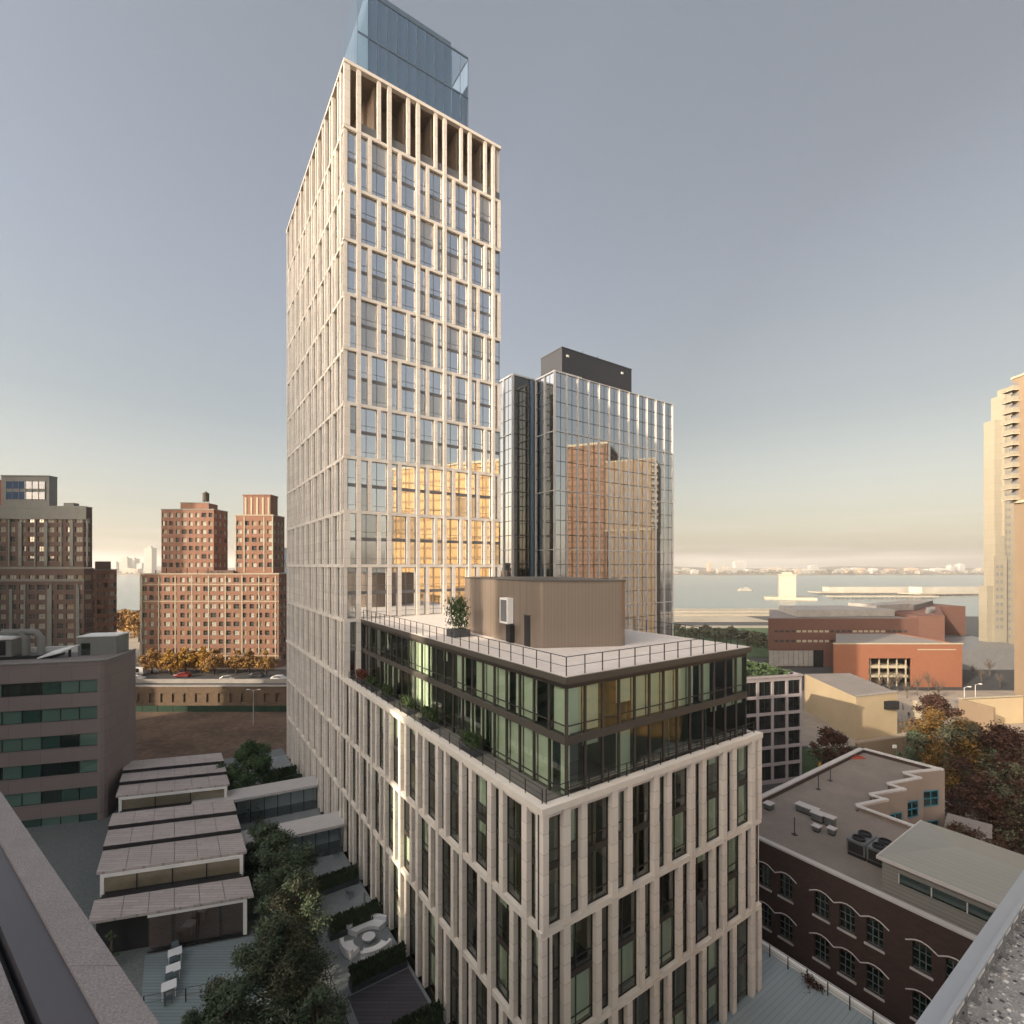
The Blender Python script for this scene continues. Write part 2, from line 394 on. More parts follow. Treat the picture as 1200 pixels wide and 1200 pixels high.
# glass penthouse on the podium
U0, U1, VA, VB, PT = 2.15, 19.7, .65, V0, 31.55
pen_w = []
def pen_face(F, L, mod, right):
    n = int(L/mod); mod = L/n
    for j in range(n):
        for (za, zb) in ((25.05, 28.15), (28.6, 31.25)):
            b = MB(); a, c = j*mod, (j+1)*mod; fr = M['bronze2']
            b.fquad(F, a+.05, c-.05, 0, za, zb, M['pglass'])
            b.fbox(F, a, a+.06, -.06, .09, za, zb, fr); b.fbox(F, c-.05, c, -.06, .07, za, zb, M['bronze'])
            b.fbox(F, a+.06, c-.05, -.03, .05, za+.55, za+.6, M['bronze'])
            near = (j/n < .5) if not right else True
            pr = (.85 if near else .35) if not right else (.7 if zb > 30 else .4)
            if 8 < j < 12 and not right: pr = .1
            if 12 <= j <= 14 and not right: pr = 2
            if random.random() < pr:
                lo = za+.03 if random.random() < .75 else za+random.uniform(.6, 1.9)
                if right and zb < 30: lo = random.choice([za+.03, zb-.5, zb-.4])
                w_ = random.choice([1, 1, .55]) if pr < 2 else 1
                if pr == 2: lo = za+.03
                b.fbox(F, a+.08, a+.08+(mod-.15)*w_, -.30, -.26, lo, zb-.02, M['blind'])
            pen_w.append(b)
    b = MB(); b.fbox(F, -.02, L+.02, -.4, .1, 28.15, 28.6, M['bronze2']); b.fbox(F, -.02, L+.02, -.4, .06, 31.25, PT, M['bronze'])
    b.build('penthouse_spandrel', podium)
FPR = (U0, VA, 1, 0, 0, -1); FPL = (U0, VA, 0, 1, -1, 0)
pen_face(FPR, U1-U0, 1.33, True); pen_face(FPL, VB-VA, 1.42, False)
emit(podium, 'penthouse_window', pen_w)
b = MB(); b.box(U0+.15, U1-.1, VA+.15, VB, 28.25, 28.5, M['slab']); b.box(U0+4.4, U1-2, VA+5, VB, 25.05, 31.2, M['insidegr'])
for i in range(7): b.box(U0+.3, U0+4.4, 4.5+i*4.6, 4.62+i*4.6, 25.03, 31.2, M['insidegr'])
for i in range(3): b.box(U0+5+i*4, U0+5.1+i*4, VA+.3, VA+5, 25.03, 31.2, M['insidegr'])
b.build('penthouse_inner_wall', podium)
b = MB(); b.box(U1-.1, U1, VA, VB, 25.03, PT, M['bronze']); b.build('penthouse_side_wall', podium)
b = MB(); b.box(U0-.3, U1+.3, VA-.3, VB-.02, PT, 31.93, M['bronze2']); b.box(U0-.18, U1+.18, VA-.18, VB-.05, 31.93, 31.97, M['roof']); b.build('penthouse_roof', podium)

def railing(name, pts, h, step, label, m=None, rails=3, z=None, r=.025, group=None, glassm=None):
    """posts along a line of points, with rails between"""
    m = m or M['rail']; root = thing(name, label, 'railing', pts[0], 0, group); o = Vector(pts[0]); posts = []; rl = MB()
    for a, b_ in zip(pts, pts[1:]):
        a, b_ = Vector(a), Vector(b_); n = max(1, round((b_-a).length/step))
        for i in range(n+(b_ == Vector(pts[-1]))):
            p = a+(b_-a)*i/n-o; posts.append(MB().box(p.x-r*1.2, p.x+r*1.2, p.y-r*1.2, p.y+r*1.2, p.z, p.z+h, m))
        for k in range(rails):
            q = Vector((0,0,h*(k+1)/rails)); rl.tube([a-o+q, b_-o+q], r*(1 if k == rails-1 else .6), m, 4)
        if glassm:
            d = (b_-a); u = Vector((0,0,1))
            rl.raw([a-o+u*.08, b_-o+u*.08, b_-o+u*(h-.08), a-o+u*(h-.08)], [(0,1,2,3)], glassm)
    emit(root, 'post', posts); rl.build('rail', root); return root
def PW(u, v, z): return Vector((PX0+u*D2[0]+v*D1[0], PY0+u*D2[1]+v*D1[1], z))
railing('roof_railing', [PW(U0-.1, 35.6, 31.97), PW(U0-.1, VA-.1, 31.97), PW(U1+.1, VA-.1, 31.97), PW(U1+.1, 28, 31.97)], 1.05, 1.35, 'thin dark railing round the edge of the pale penthouse roof', rails=2)
railing('terrace_railing', [PW(.35, 35.4, 25.02), PW(.35, .5, 25.02)], 1.25, 1.5, 'dark railing behind the stone edge of the long terrace', rails=4)
railing('terrace_railing', [PW(.5, .36, 25.02), PW(20.3, .36, 25.02)], 1.25, 1.5, 'black railing between the stone fins and the right-hand front of the penthouse', rails=4)

# curved plant room on the roof
pr = thing('rooftop_plant_room', 'brown ribbed metal plant room with a rounded end on the penthouse roof', 'plant room', (0,0,31.97))
pts = []
def arc(c, r, a0, a1, n): return [(c[0]+r*math.cos(R(a0+(a1-a0)*i/n)), c[1]+r*math.sin(R(a0+(a1-a0)*i/n))) for i in range(n+1)]
A_, B_, C_ = Vector((-6.6,49.6)), Vector((1.75,36.1)), Vector((8.85,37.25))
def fillet(p, q, s_, r, n=8):
    a = (p-q).normalized(); c = (s_-q).normalized(); th = a.angle(c)/2; d = r/math.tan(th)
    cen = q+(a+c).normalized()*(r/math.sin(th)); s1 = q+a*d; s2 = q+c*d
    v1, v2 = s1-cen, s2-cen; out = []
    for i in range(n+1):
        t = i/n; v = (v1*(1-t)+v2*t).normalized()*r; out.append(tuple(cen+v))
    return out
poly = fillet(C_+Vector((-1.5,12)), A_, B_, 2.6, 16)[::1] + fillet(A_, B_, C_, .9, 12) + fillet(B_, C_, C_+Vector((-3.2,12)), .8) + [tuple(C_+Vector((-3.2,12)))]
b = MB(); b.prism(poly, 0, 4.85, M['bulk']); b.smooth = False; b.build('metal_shell', pr)
b = MB(); cx = sum(p[0] for p in poly)/len(poly); cy = sum(p[1] for p in poly)/len(poly)
b.prism([(cx+(x-cx)*1.012, cy+(y-cy)*1.012) for x, y in poly], 4.85, 4.95, M['bronze2']); b.build('roof_trim', pr)
dd = (A_-B_).normalized(); nn = Vector((dd.y, -dd.x)); nn = nn if nn.y < 0 else -nn
def onwall(t): p = B_+dd*t; return (p.x, p.y, dd.x, dd.y, nn.x, nn.y)
b = MB(); F_ = onwall(0); b.fbox(F_, .75, 1.5, -.02, .05, 0, 2.3, M['dark']); b.fbox(F_, .68, 1.57, -.02, .03, 2.3, 2.37, M['bronze2']); b.build('door', pr)
b = MB(); b.fbox(F_, 3.1, 4.3, .02, .55, 1.5, 3.5, M['white']); b.fbox(F_, 3.25, 4.15, .55, .57, 1.65, 3.35, M['tspan']); b.build('air_unit', pr)
b = MB(); b.fbox(F_, 2.9, 3.5, .02, .45, .1, 1.4, M['dark']); b.build('meter_cabinet', pr)

# the tower
tower = thing('stone_fin_tower', 'tallest tower, slender with staggered pale stone fins and a blue glass crown', 'building', tuple(PW(0, V0, 0)), GRID)
TW = WEND
TL = LEND-V0
# right face runs from the corner along +u; left face along +v, counted from the podium corner so the fins line up
FTR = (0, DEP, 1, 0, 0, -1); FTL = (DEP, -V0, 0, 1, -1, 0)
top_i = len(ROWS)-2
build_block(tower, [(FTR, TW, 0, TW, 'right'), (FTL, LEND, V0, LEND, 'left')], list(range(3, len(ROWS)-1)), False, 0, top_row=top_i)
build_block(tower, [(FTL, LEND, V0+1.86, LEND, 'left')], [0, 1, 2], False, 0)
b = MB()
b.box(DEP+.03, TW-.5, DEP+.03, TL-.3, 0, ROWS[top_i]-.02, M['inside']); b.build('inner_volume', tower)
b = MB(); b.box(3.2, TW-3, 3.4, TL-3, ROWS[top_i]+.05, ROWS[-1]-.1, M['loggia'])
for i in range(5): b.box(1.85+.2+i*3.6+1.6, 1.85+.45+i*3.6+1.6, .9, 3.39, ROWS[top_i]+.05, ROWS[-1]-.3, M['loggia'])
b.box(3.8, 16, 3.36, 3.39, ROWS[top_i]+.2, ROWS[top_i]+3.2, M['dark']); b.build('loggia_wall', tower)
b = MB(); b.box(.55, TW-.3, .55, TL-.3, ROWS[-1]-.3, ROWS[-1]-.1, M['loggia']); b.build('loggia_ceiling', tower)
b = MB(); b.box(.3, TW-.1, .3, TL-.1, ROWS[-1]-.1, ROWS[-1]+.25, M['stone2']); b.build('roof_slab', tower)
b = MB(); b.box(TW-.45, TW, DEP+.01, TL, 0, ROWS[-1]-.05, M['stone2']); b.box(.6, TW-.5, TL-.35, TL, 0, ROWS[-1]-.05, M['stone2']); b.build('rear_wall', tower)
for s_ in range(2):
    z = ROWS[-2] if s_ else ROWS[0]
# crown
CU0, CU1, CV0, CV1 = 1.9, 16.6, 1.5, 14.0
zc = ROWS[-1]+.25
pan = []
n = 12; w = (CU1-CU0)/n
for j in range(n):
    for k, (za, zb) in enumerate(((zc, zc+5.3), (zc+5.5, zc+10.6))):
        b = MB(); F = (CU0, CV0, 1, 0, 0, -1); edge = j in (0, n-1) or (j == n-2 and k)
        b.fquad(F, j*w+.04, (j+1)*w-.04, 0, za, zb, M['crownclear'] if edge else M['crown'])
        b.fbox(F, j*w, j*w+.05, -.05, .05, za, zb, M['bluesteel'])
        pan.append(b)
emit(tower, 'crown_panel', pan)
b = MB(); b.box(CU0, CU1, CV0-.06, CV0+.04, zc+5.3, zc+5.5, M['bluesteel']); b.box(CU0, CU1, CV0-.06, CV0+.1, zc+10.6, zc+10.78, M['bluesteel'])
b.box(CU1-.06, CU1, CV0+.05, CV1, zc+10.6, zc+10.78, M['bluesteel']); b.box(CU1-.07, CU1+.0, CV0-.05, CV0+.05, zc, zc+10.6, M['bluesteel']); b.build('crown_frame', tower)
b = MB(); F = (CU0, CV0, 0, 1, -1, 0)
for j in range(4): b.fquad(F, j*1.4+.03, (j+1)*1.4-.03, 0, zc, zc+10.7, M['crownclear'])
b.build('crown_side_screen', tower)
b = MB(); F = (CU1, CV0, 0, 1, 1, 0)
for j in range(9): b.fquad(F, j*1.4+.03, (j+1)*1.4-.03, 0, zc, zc+10.6, M['crownclear'])
b.build('crown_end_screen', tower)
b = MB(); b.box(CU0+1.4, CU1-2.3, CV0+.5, CV1, zc, zc+11.9, M['bluesteel']); b.build('crown_core', tower)

# ---------------------------------------------------------------- the dark glass tower behind
M['b2glass'] = glass('dark_mirror_glass', (.84,.86,.86), .55, base=(.035,.035,.04), wav=.03)
M['latgx'] = glass('dark_recess_glass', (.7,.7,.6), .10, base=(.02,.018,.015), wav=.05)
M['b2mull'] = mat('white_aluminium_fins', (.60,.58,.56), .45, .2, var=.05)
M['b2line'] = mat('dark_glazing_joint', (.07,.065,.06), .5)
M['b2dark'] = mat('black_louvre_cladding', (.05,.05,.055), .4, .3, var=.3, scale=3)
g2 = thing('glass_tower', 'mirrored glass tower with white metal fins and black roof box behind the stone tower', 'building', (9.48, 110, 0), GRID)
H2 = 81.2; L2 = 40.6; NB = 12; bw = L2/NB; FH = 3.3
win = []; mul = []; bnd = []
def b2face(F, L, n, group):
    w = L/n; nf = int((H2-14)/FH); z0 = H2-nf*FH
    fl = MB()
    for j in range(n):
        k = 0
        while k < nf:
            g = min(group, nf-k); za = H2-(k+g)*FH; zb = H2-k*FH
            b = MB(); b.fquad(F, j*w, (j+1)*w, 0, za, zb, M['b2glass'])
            for q in range(1, g): b.fbox(F, j*w+.1, (j+1)*w-.1, .0, .04, za+q*FH-.07, za+q*FH+.07, M['b2line'])
            if w > 2.5: b.fbox(F, (j+.5)*w-.04, (j+.5)*w+.04, .0, .05, za, zb, M['b2line'])
            win.append(b); k += g
        mul.append(MB().fbox(F, j*w-.095, j*w+.095, .0, .32, z0, H2, M['b2mull']))
    mul.append(MB().fbox(F, L-.1, L+.1, .0, .32, z0, H2, M['b2mull']))
    k = 0
    while k <= nf:
        bnd.append(MB().fbox(F, .1, L-.1, .0, .25, H2-k*FH-.08, H2-k*FH+.08, M['b2mull'])); k += group
    for k in range(n): pass
b2face((0,0,1,0,0,-1), L2, NB, 4)
b2face((0,0,0,1,-1,0), 6.9, 2, 4)
b2face((-6.6,6.9,0,1,-1,0), 14, 4, 4)
emit(g2, 'glass_bay', win, rest='glass_bays_further_off'); emit(g2, 'white_fin', mul); emit(g2, 'floor_band', bnd)
b = MB(); b.box(.1, L2, .1, 26, 0, H2-.1, M['dark']); b.box(-6.5, .1, 7.1, 26, 0, H2-.1, M['dark']); b.build('core', g2)
b = MB(); b.box(-6.6, -6.3, 6.7, 6.95, 0, H2+.2, M['b2mull']); b.build('corner_fin', g2)
b = MB()
F = (-6.3, 7.05, 1, 0, 0, -1)
for k in range(20):
    za = H2-(k+1)*FH
    b.fquad(F, .3, 4.6, .0, za+.25, za+FH, M['latgx']); b.fbox(F, .3, 4.6, 0, .12, za, za+.22, M['b2line'])
b.fbox(F, 4.6, 5.4, 0, .5, 0, H2, M['bluesteel']); b.build('recessed_bay', g2)
b = MB(); b.box(-6.6, -.0, 6.8, 20, H2, H2+.35, M['b2mull']); b.box(-.1, 8, -.1, 14, H2, H2+.35, M['b2mull']); b.box(8, L2, -.05, .3, H2, H2+.2, M['b2mull']); b.build('roof_edge', g2)
b = MB(); b.box(3.3, 26.3, 1.4, 9.3, H2-.05, 87.9, M['b2dark'])
b.box(3.2, 26.4, 1.3, 9.4, 87.9, 88.05, M['b2line']); b.build('roof_box', g2)
b = MB()
for u in (4.6, 22.5): b.box(u, u+.7, 1.25, 1.4, 86, 86.5, M['white'])
for u in (12, 17): b.tube([(u, 4, 88), (u, 4, 90)], .06, M['rail'])
b.build('roof_fitting', g2)
# ---------------------------------------------------------------- the setting: land, water, far shore
M['asphalt'] = mat('street_asphalt', (.05,.05,.052), .9, var=.25, scale=.3, fine=30)
M['paving'] = mat('pale_paving', (.28,.24,.20), .9, var=.18, scale=.15, fine=6)
M['sand'] = mat('brown_playing_field', (.085,.052,.036), .95, var=.35, scale=.12, col2=(.115,.075,.05), fine=.8)
M['lawn'] = mat('lawn_grass', (.045,.075,.03), .95, var=.4, scale=.2, fine=4)
M['gravel'] = mat('grey_gravel', (.20,.205,.20), .95, var=.4, scale=14, fine=50)
M['farland'] = mat('far_wooded_land', (.10,.09,.075), .95, var=.5, scale=.01)
M['concrete'] = mat('grey_concrete', (.30,.28,.26), .85, var=.15, scale=.3, fine=8)
M['pale'] = mat('sun_bleached_pier', (.28,.25,.20), .85, var=.15, scale=.05)
wm = bpy.data.materials.new('river_water'); wm.use_nodes = True
n_, l_ = wm.node_tree.nodes, wm.node_tree.links; pb = n_['Principled BSDF']
pb.inputs['Base Color'].default_value = (.16,.19,.185,1); pb.inputs['Roughness'].default_value = .25; pb.inputs['IOR'].default_value = 1.33
t_ = n_.new('ShaderNodeTexCoord'); mp_ = n_.new('ShaderNodeMapping'); mp_.inputs['Scale'].default_value = (.05,.16,1); l_.new(t_.outputs['Object'], mp_.inputs[0])
no_ = n_.new('ShaderNodeTexNoise'); no_.inputs['Scale'].default_value = 2.2; no_.inputs['Detail'].default_value = 8; l_.new(mp_.outputs[0], no_.inputs['Vector'])
bp_ = n_.new('ShaderNodeBump'); bp_.inputs['Strength'].default_value = .28; bp_.inputs['Distance'].default_value = .6; l_.new(no_.outputs[0], bp_.inputs['Height']); l_.new(bp_.outputs[0], pb.inputs['Normal'])
M['water'] = wm
MB().raw([(-9000,330,-2),(9000,330,-2),(9000,16000,-2),(-9000,16000,-2)], [(0,1,2,3)], M['water']).build('river_water', kind='structure')
MB().box(-700, 900, -500, 372, -4, 0, M['asphalt']).build('ground', kind='structure')
MB().prism([(-9000,2120),(-2600,2150),(-1500,2080),(-700,2130),(-300,2100),(600,2130),(1500,2160),(2600,2240),(9000,2300),(9000,9000),(-9000,9000)], -3, 3, M['farland']).build('far_shore_land', kind='structure')
# wooded palisade behind the far shore: a bumpy low ridge
b = MB(); N = 160; vs = []; fs = []
rnd = random.Random(3)
for i in range(N+1):
    x = -4200+8400*i/N; h = 16+8*math.sin(i*.21)+6*math.sin(i*.57+1)+rnd.uniform(-3, 5)
    vs += [(x, 2900, 2), (x, 3050, h), (x, 3500, h+4+rnd.uniform(-2, 2)), (x, 4300, 2)]
for i in range(N):
    for k in range(3): fs.append((i*4+k, i*4+4+k, i*4+5+k, i*4+1+k))
b.raw(vs, fs, M['farland']); b.smooth = True; b.build('far_hills', kind='structure')
# raised esplanade beyond the field on the left
MB().box(-420, -42, 134, 368, .0, 4.9, M['asphalt']).build('esplanade_terrain', kind='structure')
MB().box(-420, -42, 158, 360, 4.9, 5.0, M['paving']).build('esplanade_path', kind='structure')
MB().box(-230, -30, 84, 128.6, .0, .12, M['sand']).build('playing_field_ground', kind='structure')
MB().box(-230, -30, 128.7, 133.2, .0, .35, M['lawn']).build('grass_verge', kind='structure')
MB().box(60, 330, 104, 150, .0, .2, M['paving']).build('plaza_ground', kind='structure')
MB().box(-60, 175, 205, 300, .0, .3, M['lawn']).build('park_lawn_ground', kind='structure')
MB().box(-60, 175, 335, 371, .0, .3, M['pale']).build('waterfront_path', kind='structure')
MB().box(-60, 175, 300.2, 312, .0, .3, M['pale']).build('promenade_path', kind='structure')

# ---------------------------------------------------------------- brick and concrete buildings
M['bluepane'] = glass('deep_blue_pane', (.5,.6,.8), .03, base=(.045,.08,.16))
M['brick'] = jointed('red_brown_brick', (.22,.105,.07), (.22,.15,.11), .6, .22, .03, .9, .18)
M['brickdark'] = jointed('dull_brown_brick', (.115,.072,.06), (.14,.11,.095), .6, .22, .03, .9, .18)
M['greystone'] = mat('grey_cast_stone', (.20,.205,.19), .85, var=.1)
M['creamstone'] = mat('cream_cast_stone', (.36,.32,.24), .85, var=.08)
M['rbrick'] = jointed('dark_red_long_wall_brick', (.12,.055,.042), (.13,.085,.065), .6, .22, .03, .9, .15)
M['orange'] = jointed('orange_brick', (.235,.092,.052), (.21,.11,.07), .5, .2, .02, .85, .1)
M['beige'] = mat('beige_render', (.40,.32,.21), .85, var=.08, scale=.1)
M['tan'] = mat('tan_brick_wall', (.21,.155,.105), .85, var=.08, scale=.15)
M['cream'] = jointed('cream_concrete', (.245,.22,.17), (.2,.18,.14), 6, 3.1, .08, .8, .04)
M['wglass'] = glass('apartment_window_glass', (.8,.82,.82), .05, base=(.05,.05,.045))
M['wpale'] = mat('curtained_window', (.38,.36,.30), .7, var=.1, spec=.2)
M['wtan'] = mat('window_with_tan_shade', (.30,.24,.16), .7, spec=.2)
M['flatroof'] = mat('grey_flat_roof', (.21,.19,.18), .9, var=.12, scale=.25, fine=10)
M['redwall'] = mat('red_painted_wall', (.30,.06,.035), .8)
def cellwin(F, a, c, za, zb, rn, wide, fr, d=0):
    b = MB(); g = rn.choice([M['wglass'], M['wglass'], M['wpale'], M['wtan'], M['wpale'], M['wpale']]) if not wide == 'glassy' else M['wglass']
    b.fquad(F, a+.05, c-.05, d+.0, za+.05, zb-.05, g)
    b.fbox(F, a, a+.07, d-.02, d+.05, za, zb, fr); b.fbox(F, c-.07, c, d-.02, d+.05, za, zb, fr)
    b.fbox(F, a+.07, c-.07, d-.02, d+.05, zb-.07, zb, fr); b.fbox(F, a-.04, c+.04, d-.02, d+.22+.1, za-.1, za+.02, fr)
    n = max(1, round((c-a)/1.1))
    for i in range(1, n): x = a+(c-a)*i/n; b.fbox(F, x-.035, x+.035, d-.01, d+.05, za+.02, zb-.07, fr)
    b.fbox(F, a+.07, c-.07, d-.01, d+.045, (za+zb)/2-.03, (za+zb)/2+.03, fr)
    return b
def brick_block(root, x0, x1, y0, y1, z0, z1, wm_, cols, fh, faces='fr', seed=1, wfrac=.55, base=None, cap=True, name='wall', trim=None, bay=3.0):
    """a block of flats: brick walls with real openings on the faces seen, a window in each, cornice and roof"""
    rn = random.Random(seed); wins = []
    trim = trim or M['greystone']; base = base if base is not None else 1.2
    fr = M['white'] if rn.random() < .0 else M['greystone']
    b = MB(); TH = .35
    FS = {'f': ((x0, y0, 1, 0, 0, -1), x1-x0), 'r': ((x1, y0, 0, 1, 1, 0), y1-y0), 'l': ((x0, y0, 0, 1, -1, 0), y1-y0)}
    nf = int((z1-z0-base)/fh)
    for key in faces:
        (ox, oy, sx, sy, nx, ny), L = FS[key]
        F = (ox-nx*TH, oy-ny*TH, sx, sy, nx, ny)
        n = max(1, round(L/bay)) if key != 'f' or not cols else cols
        w = L/n; xs = []
        for j in range(n):
            k = wfrac if (j % 3) else min(.8, wfrac*1.3)
            xs.append((w*(j+.5-k/2), w*(j+.5+k/2)))
        zs = [(z0+base+i*fh+fh*.28, z0+base+i*fh+fh*.82) for i in range(nf)]
        s0 = TH if key in 'rl' and 'f' in faces else 0
        lattice(b, F, xs, zs, s0, L, z0, z1, 0, TH, wm_)
        for a, c in xs:
            for h0, h1 in zs: wins.append(cellwin(F, a, c, h0, h1, rn, None, fr, .06))
    b.build(name, root)
    c = MB(); c.box(x0+TH+.0, x1-TH, y0+TH, y1-TH, z0, z1-.3, M['inside']); c.box(x0+TH, x1-TH, y0+TH, y1-TH, z1-.3, z1-.25, M['flatroof'])
    c.box(x0+.02, x1-.02, y1-TH, y1, z0, z1, wm_)
    if 'r' not in faces: c.box(x1-TH, x1, y0+TH, y1-TH, z0, z1, wm_)
    if 'l' not in faces: c.box(x0, x0+TH, y0+TH, y1-TH, z0, z1, wm_)
    c.build('inner_volume', root)
    if cap:
        c = MB(); c.box(x0-.12, x1+.12, y0-.12, y0+.3, z1, z1+.35, trim); c.box(x1-.3, x1+.12, y0+.3, y1, z1, z1+.35, trim); c.box(x0-.12, x0+.3, y0+.3, y1, z1, z1+.35, trim)
        c.build('cornice', root)
    return wins

# left: big apartment house in the shade
D_ = thing('apartment_building', 'large grey and brown apartment block in shade at left edge, with glass penthouse', 'building', (-156, 150, 5), R(3))
wl_ = []
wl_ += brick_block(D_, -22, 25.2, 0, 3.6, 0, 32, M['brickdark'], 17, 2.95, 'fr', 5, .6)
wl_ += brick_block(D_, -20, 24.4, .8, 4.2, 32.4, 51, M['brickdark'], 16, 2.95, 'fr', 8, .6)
b = MB()
for x in (-17, -9.5, -2, 5.5, 13, 20.5): b.box(x-1.1, x+1.1, .50, .72, 33, 46.5, M['greystone']) if False else b.box(x, x+1.0, .55, .79, 33, 46.5, M['greystone'])
for x in (-19, -8, 3.5, 14.5, 23): b.box(x, x+.9, -.16, 0, 6, 26, M['greystone'])
for z in (28.5, 32.2, 47.5, 50.6): b.box(-22.1, 25.3, -.18 if z < 33 else .62, .02 if z < 33 else .82, z-.25, z+(.5 if z != 47.5 else 3), M['greystone'])
for i in range(6):
    x = -15+i*7.6
    b.box(x, x+.5, -.22, .0, 6, 27.5, M['greystone']); b.box(x+2.4, x+2.8, .55, .8, 32.8, 47, M['greystone'])
b.build('cast_stone_trim', D_)
emit(D_, 'window', wl_, rest='windows_further_off')
b = MB(); b.box(0, 14, 1.2, 4.1, 51, 60.4, M['greystone']); b.box(1.5, 13, 1.1, 1.2, 53.4, 55.6, M['bluepane']); b.box(1.5, 13, 1.1, 1.2, 56.6, 58.8, M['bluepane'])
for i in range(7): b.box(1.5+i*1.9-.08, 1.5+i*1.9+.08, 1.02, 1.1, 53.2, 59, M['greystone'])
b.box(.0, 14.1, 1.0, 4.2, 60.4, 60.7, M['greystone']); b.build('penthouse', D_)
b = MB(); b.box(-20, -.1, 1.5, 4.1, 51, 59, M['redwall']); b.box(-20.1, -.05, 1.4, 4.2, 59, 59.3, M['redwall']); b.box(-14,-2,1.4,1.5,51.5,52.8,M['dark']); b.build('red_roof_house', D_)
b = MB(); b.box(18, 21, 1.5, 3.5, 51, 52.4, M['greystone']); b.lathe([(1.2,0),(1.2,.8),(.3,1.4)], (-2.8,3,51), M['white'], 10); b.build('roof_equipment', D_)
S_ = thing('brick_building', 'narrow red brick block between the shaded apartment block and the river gap', 'building', (-143.6, 168, 5), R(2))
emit(S_, 'window', brick_block(S_, 0, 6.6, 0, 3.5, 0, 31.5, M['brick'], 3, 2.95, 'fr', 11, .55))
MB().box(1.2, 5, 1, 3, 31.6, 34.5, M['brickdark']).build('roof_house', S_)
# middle-left: brick complex with two towers
K_ = thing('brick_apartment_building', 'sunlit red brick apartment complex with two towers and a rooftop water tank', 'building', (-120.2, 160, 5), 0)
wl_ = brick_block(K_, 0, 44.8, 0, 20, 0, 30.2, M['brick'], 18, 2.85, 'fr', 21, .56, trim=M['creamstone'])
wl_ += brick_block(K_, 4.0, 21.4, 4, 12, 30.6, 51.5, M['brick'], 8, 2.75, 'fr', 22, .56)
wl_ += brick_block(K_, 29.0, 41.6, 3, 11, 30.6, 49.5, M['brick'], 5, 2.75, 'fr', 23, .6, trim=M['creamstone'])
emit(K_, 'window', wl_, rest='windows_further_off')
b = MB(); b.box(9, 18.5, 6, 11, 51.2, 54, M['brick']); b.box(8.9, 18.6, 5.9, 6.2, 54, 54.3, M['greystone']); b.build('roof_house', K_)
b = MB(); b.lathe([(1.0,0),(1.0,2.4),(1.15,2.5),(.05,3.4)], (16.3,8,54.9), M['bark'], 12)
for a in (0,90,180,270): b.tube([(16.3+.7*math.cos(R(a)),8+.7*math.sin(R(a)),53.9),(16.3+.7*math.cos(R(a)),8+.7*math.sin(R(a)),55)], .08, M['dark'])
b.build('water_tank', K_)
b = MB(); b.box(31.2, 40.2, 4, 9, 49.4, 56.2, M['brick'])
for i in range(5): b.box(31.7+i*1.9, 32.3+i*1.9, 3.85, 4, 50, 55.6, M['creamstone'])
b.box(31.0, 40.4, 3.8, 9.1, 56.2, 56.6, M['brick']); b.build('roof_crown', K_)
b = MB()
for i in range(9): b.box(.4+i*5.4, .75+i*5.4, -.12, .0, 1, 29.8, M['creamstone'])
for z in (3.9, 27.0, 21.5): b.box(-.05, 44.85, -.1, 0, z-.14, z+.14, M['creamstone'])
for x in (29.1, 31.9, 38.4, 41.2): b.box(x, x+.35, 2.86, 3, 30.8, 49.3, M['creamstone'])
b.box(-.05, .4, -.15, 0, 0, 30.2, M['creamstone']); b.build('cast_stone_trim', K_)
b = MB()
for i in range(7): b.box(4+i*3.4, 4.2+i*3.4, 1.2, 1.4, 30.5, 31.6+.6*(i%2), M['dark'])
b.box(20, 29, 2, 8, 30.2, 31.5, M['brickdark']); b.build('terrace_structures', K_)
# green glass block just left of the stone tower, farther off
Q = P(328, HOR, 330)
g_ = thing('glass_office_building', 'far green glass office block peeking out just left of the stone tower', 'building', (Q.x-2, 330, 0))
b = MB(); b.box(0, 20, 0, 16, 0, 50, M['inside']); b.build('core', g_)
w_ = []
for i in range(7):
    for k in range(14): w_.append(MB().box(.1+i*2.85, 2.85+i*2.85, -.1, 0, 1+k*3.5, 4.2+k*3.5, M['crown'] if (i+k)%3 else M['wglass']))
emit(g_, 'window', w_)

# near-left grey office block with rounded corner
M['npanel'] = jointed('grey_pink_panels', (.225,.185,.175), (.10,.085,.08), 3.2, 1.7, .02, .8, .06, bump=.2)
M['nglassa'] = glass('green_office_glass', (.5,.75,.65), .16, base=(.03,.075,.06))
M['nglassb'] = glass('pale_green_office_glass', (.6,.8,.7), .18, base=(.11,.19,.155))
M['nglassc'] = glass('black_green_office_glass', (.5,.7,.6), .14, base=(.008,.018,.016))
M['slate'] = mat('slate_blue_metal', (.10,.115,.145), .5, .2)
a18 = math.atan2(1, 3.6)
N_ = thing('office_building', 'near grey panelled office block at left with green window bands and rounded corner', 'building', (-53.2, 62.0, 0), a18)
b = MB(); nh = 26.0; L = 34
def rounded(off, z0, z1, m, top=None):
    pts = [(-L, -off)] + [(1.05+(off+.9)*math.sin(R(t)), .9-(off+.9)*math.cos(R(t))) for t in (0, 20, 45, 70)] + [(1.9+off, 6), (1.6+off, 9), (-L, 9)]
    return pts, (z0, z1, m, top)
bands = []
z = nh-1.7*1.0
zs_ = [(nh-3.9-i*3.35, nh-2.3-i*3.35) for i in range(6)]
edges = [nh] + [v for z0, z1 in zs_ for v in (z1, z0)]
pts, _ = rounded(0, 0, 0, None)
b = MB()
for i in range(0, len(edges)-1, 2): b.prism(pts, edges[i+1], edges[i], M['npanel'], M['flatroof'])
lowz = zs_[-1][0]
pin = [(x+.0 if x > -1 else x, y+.22) for x, y in pts]
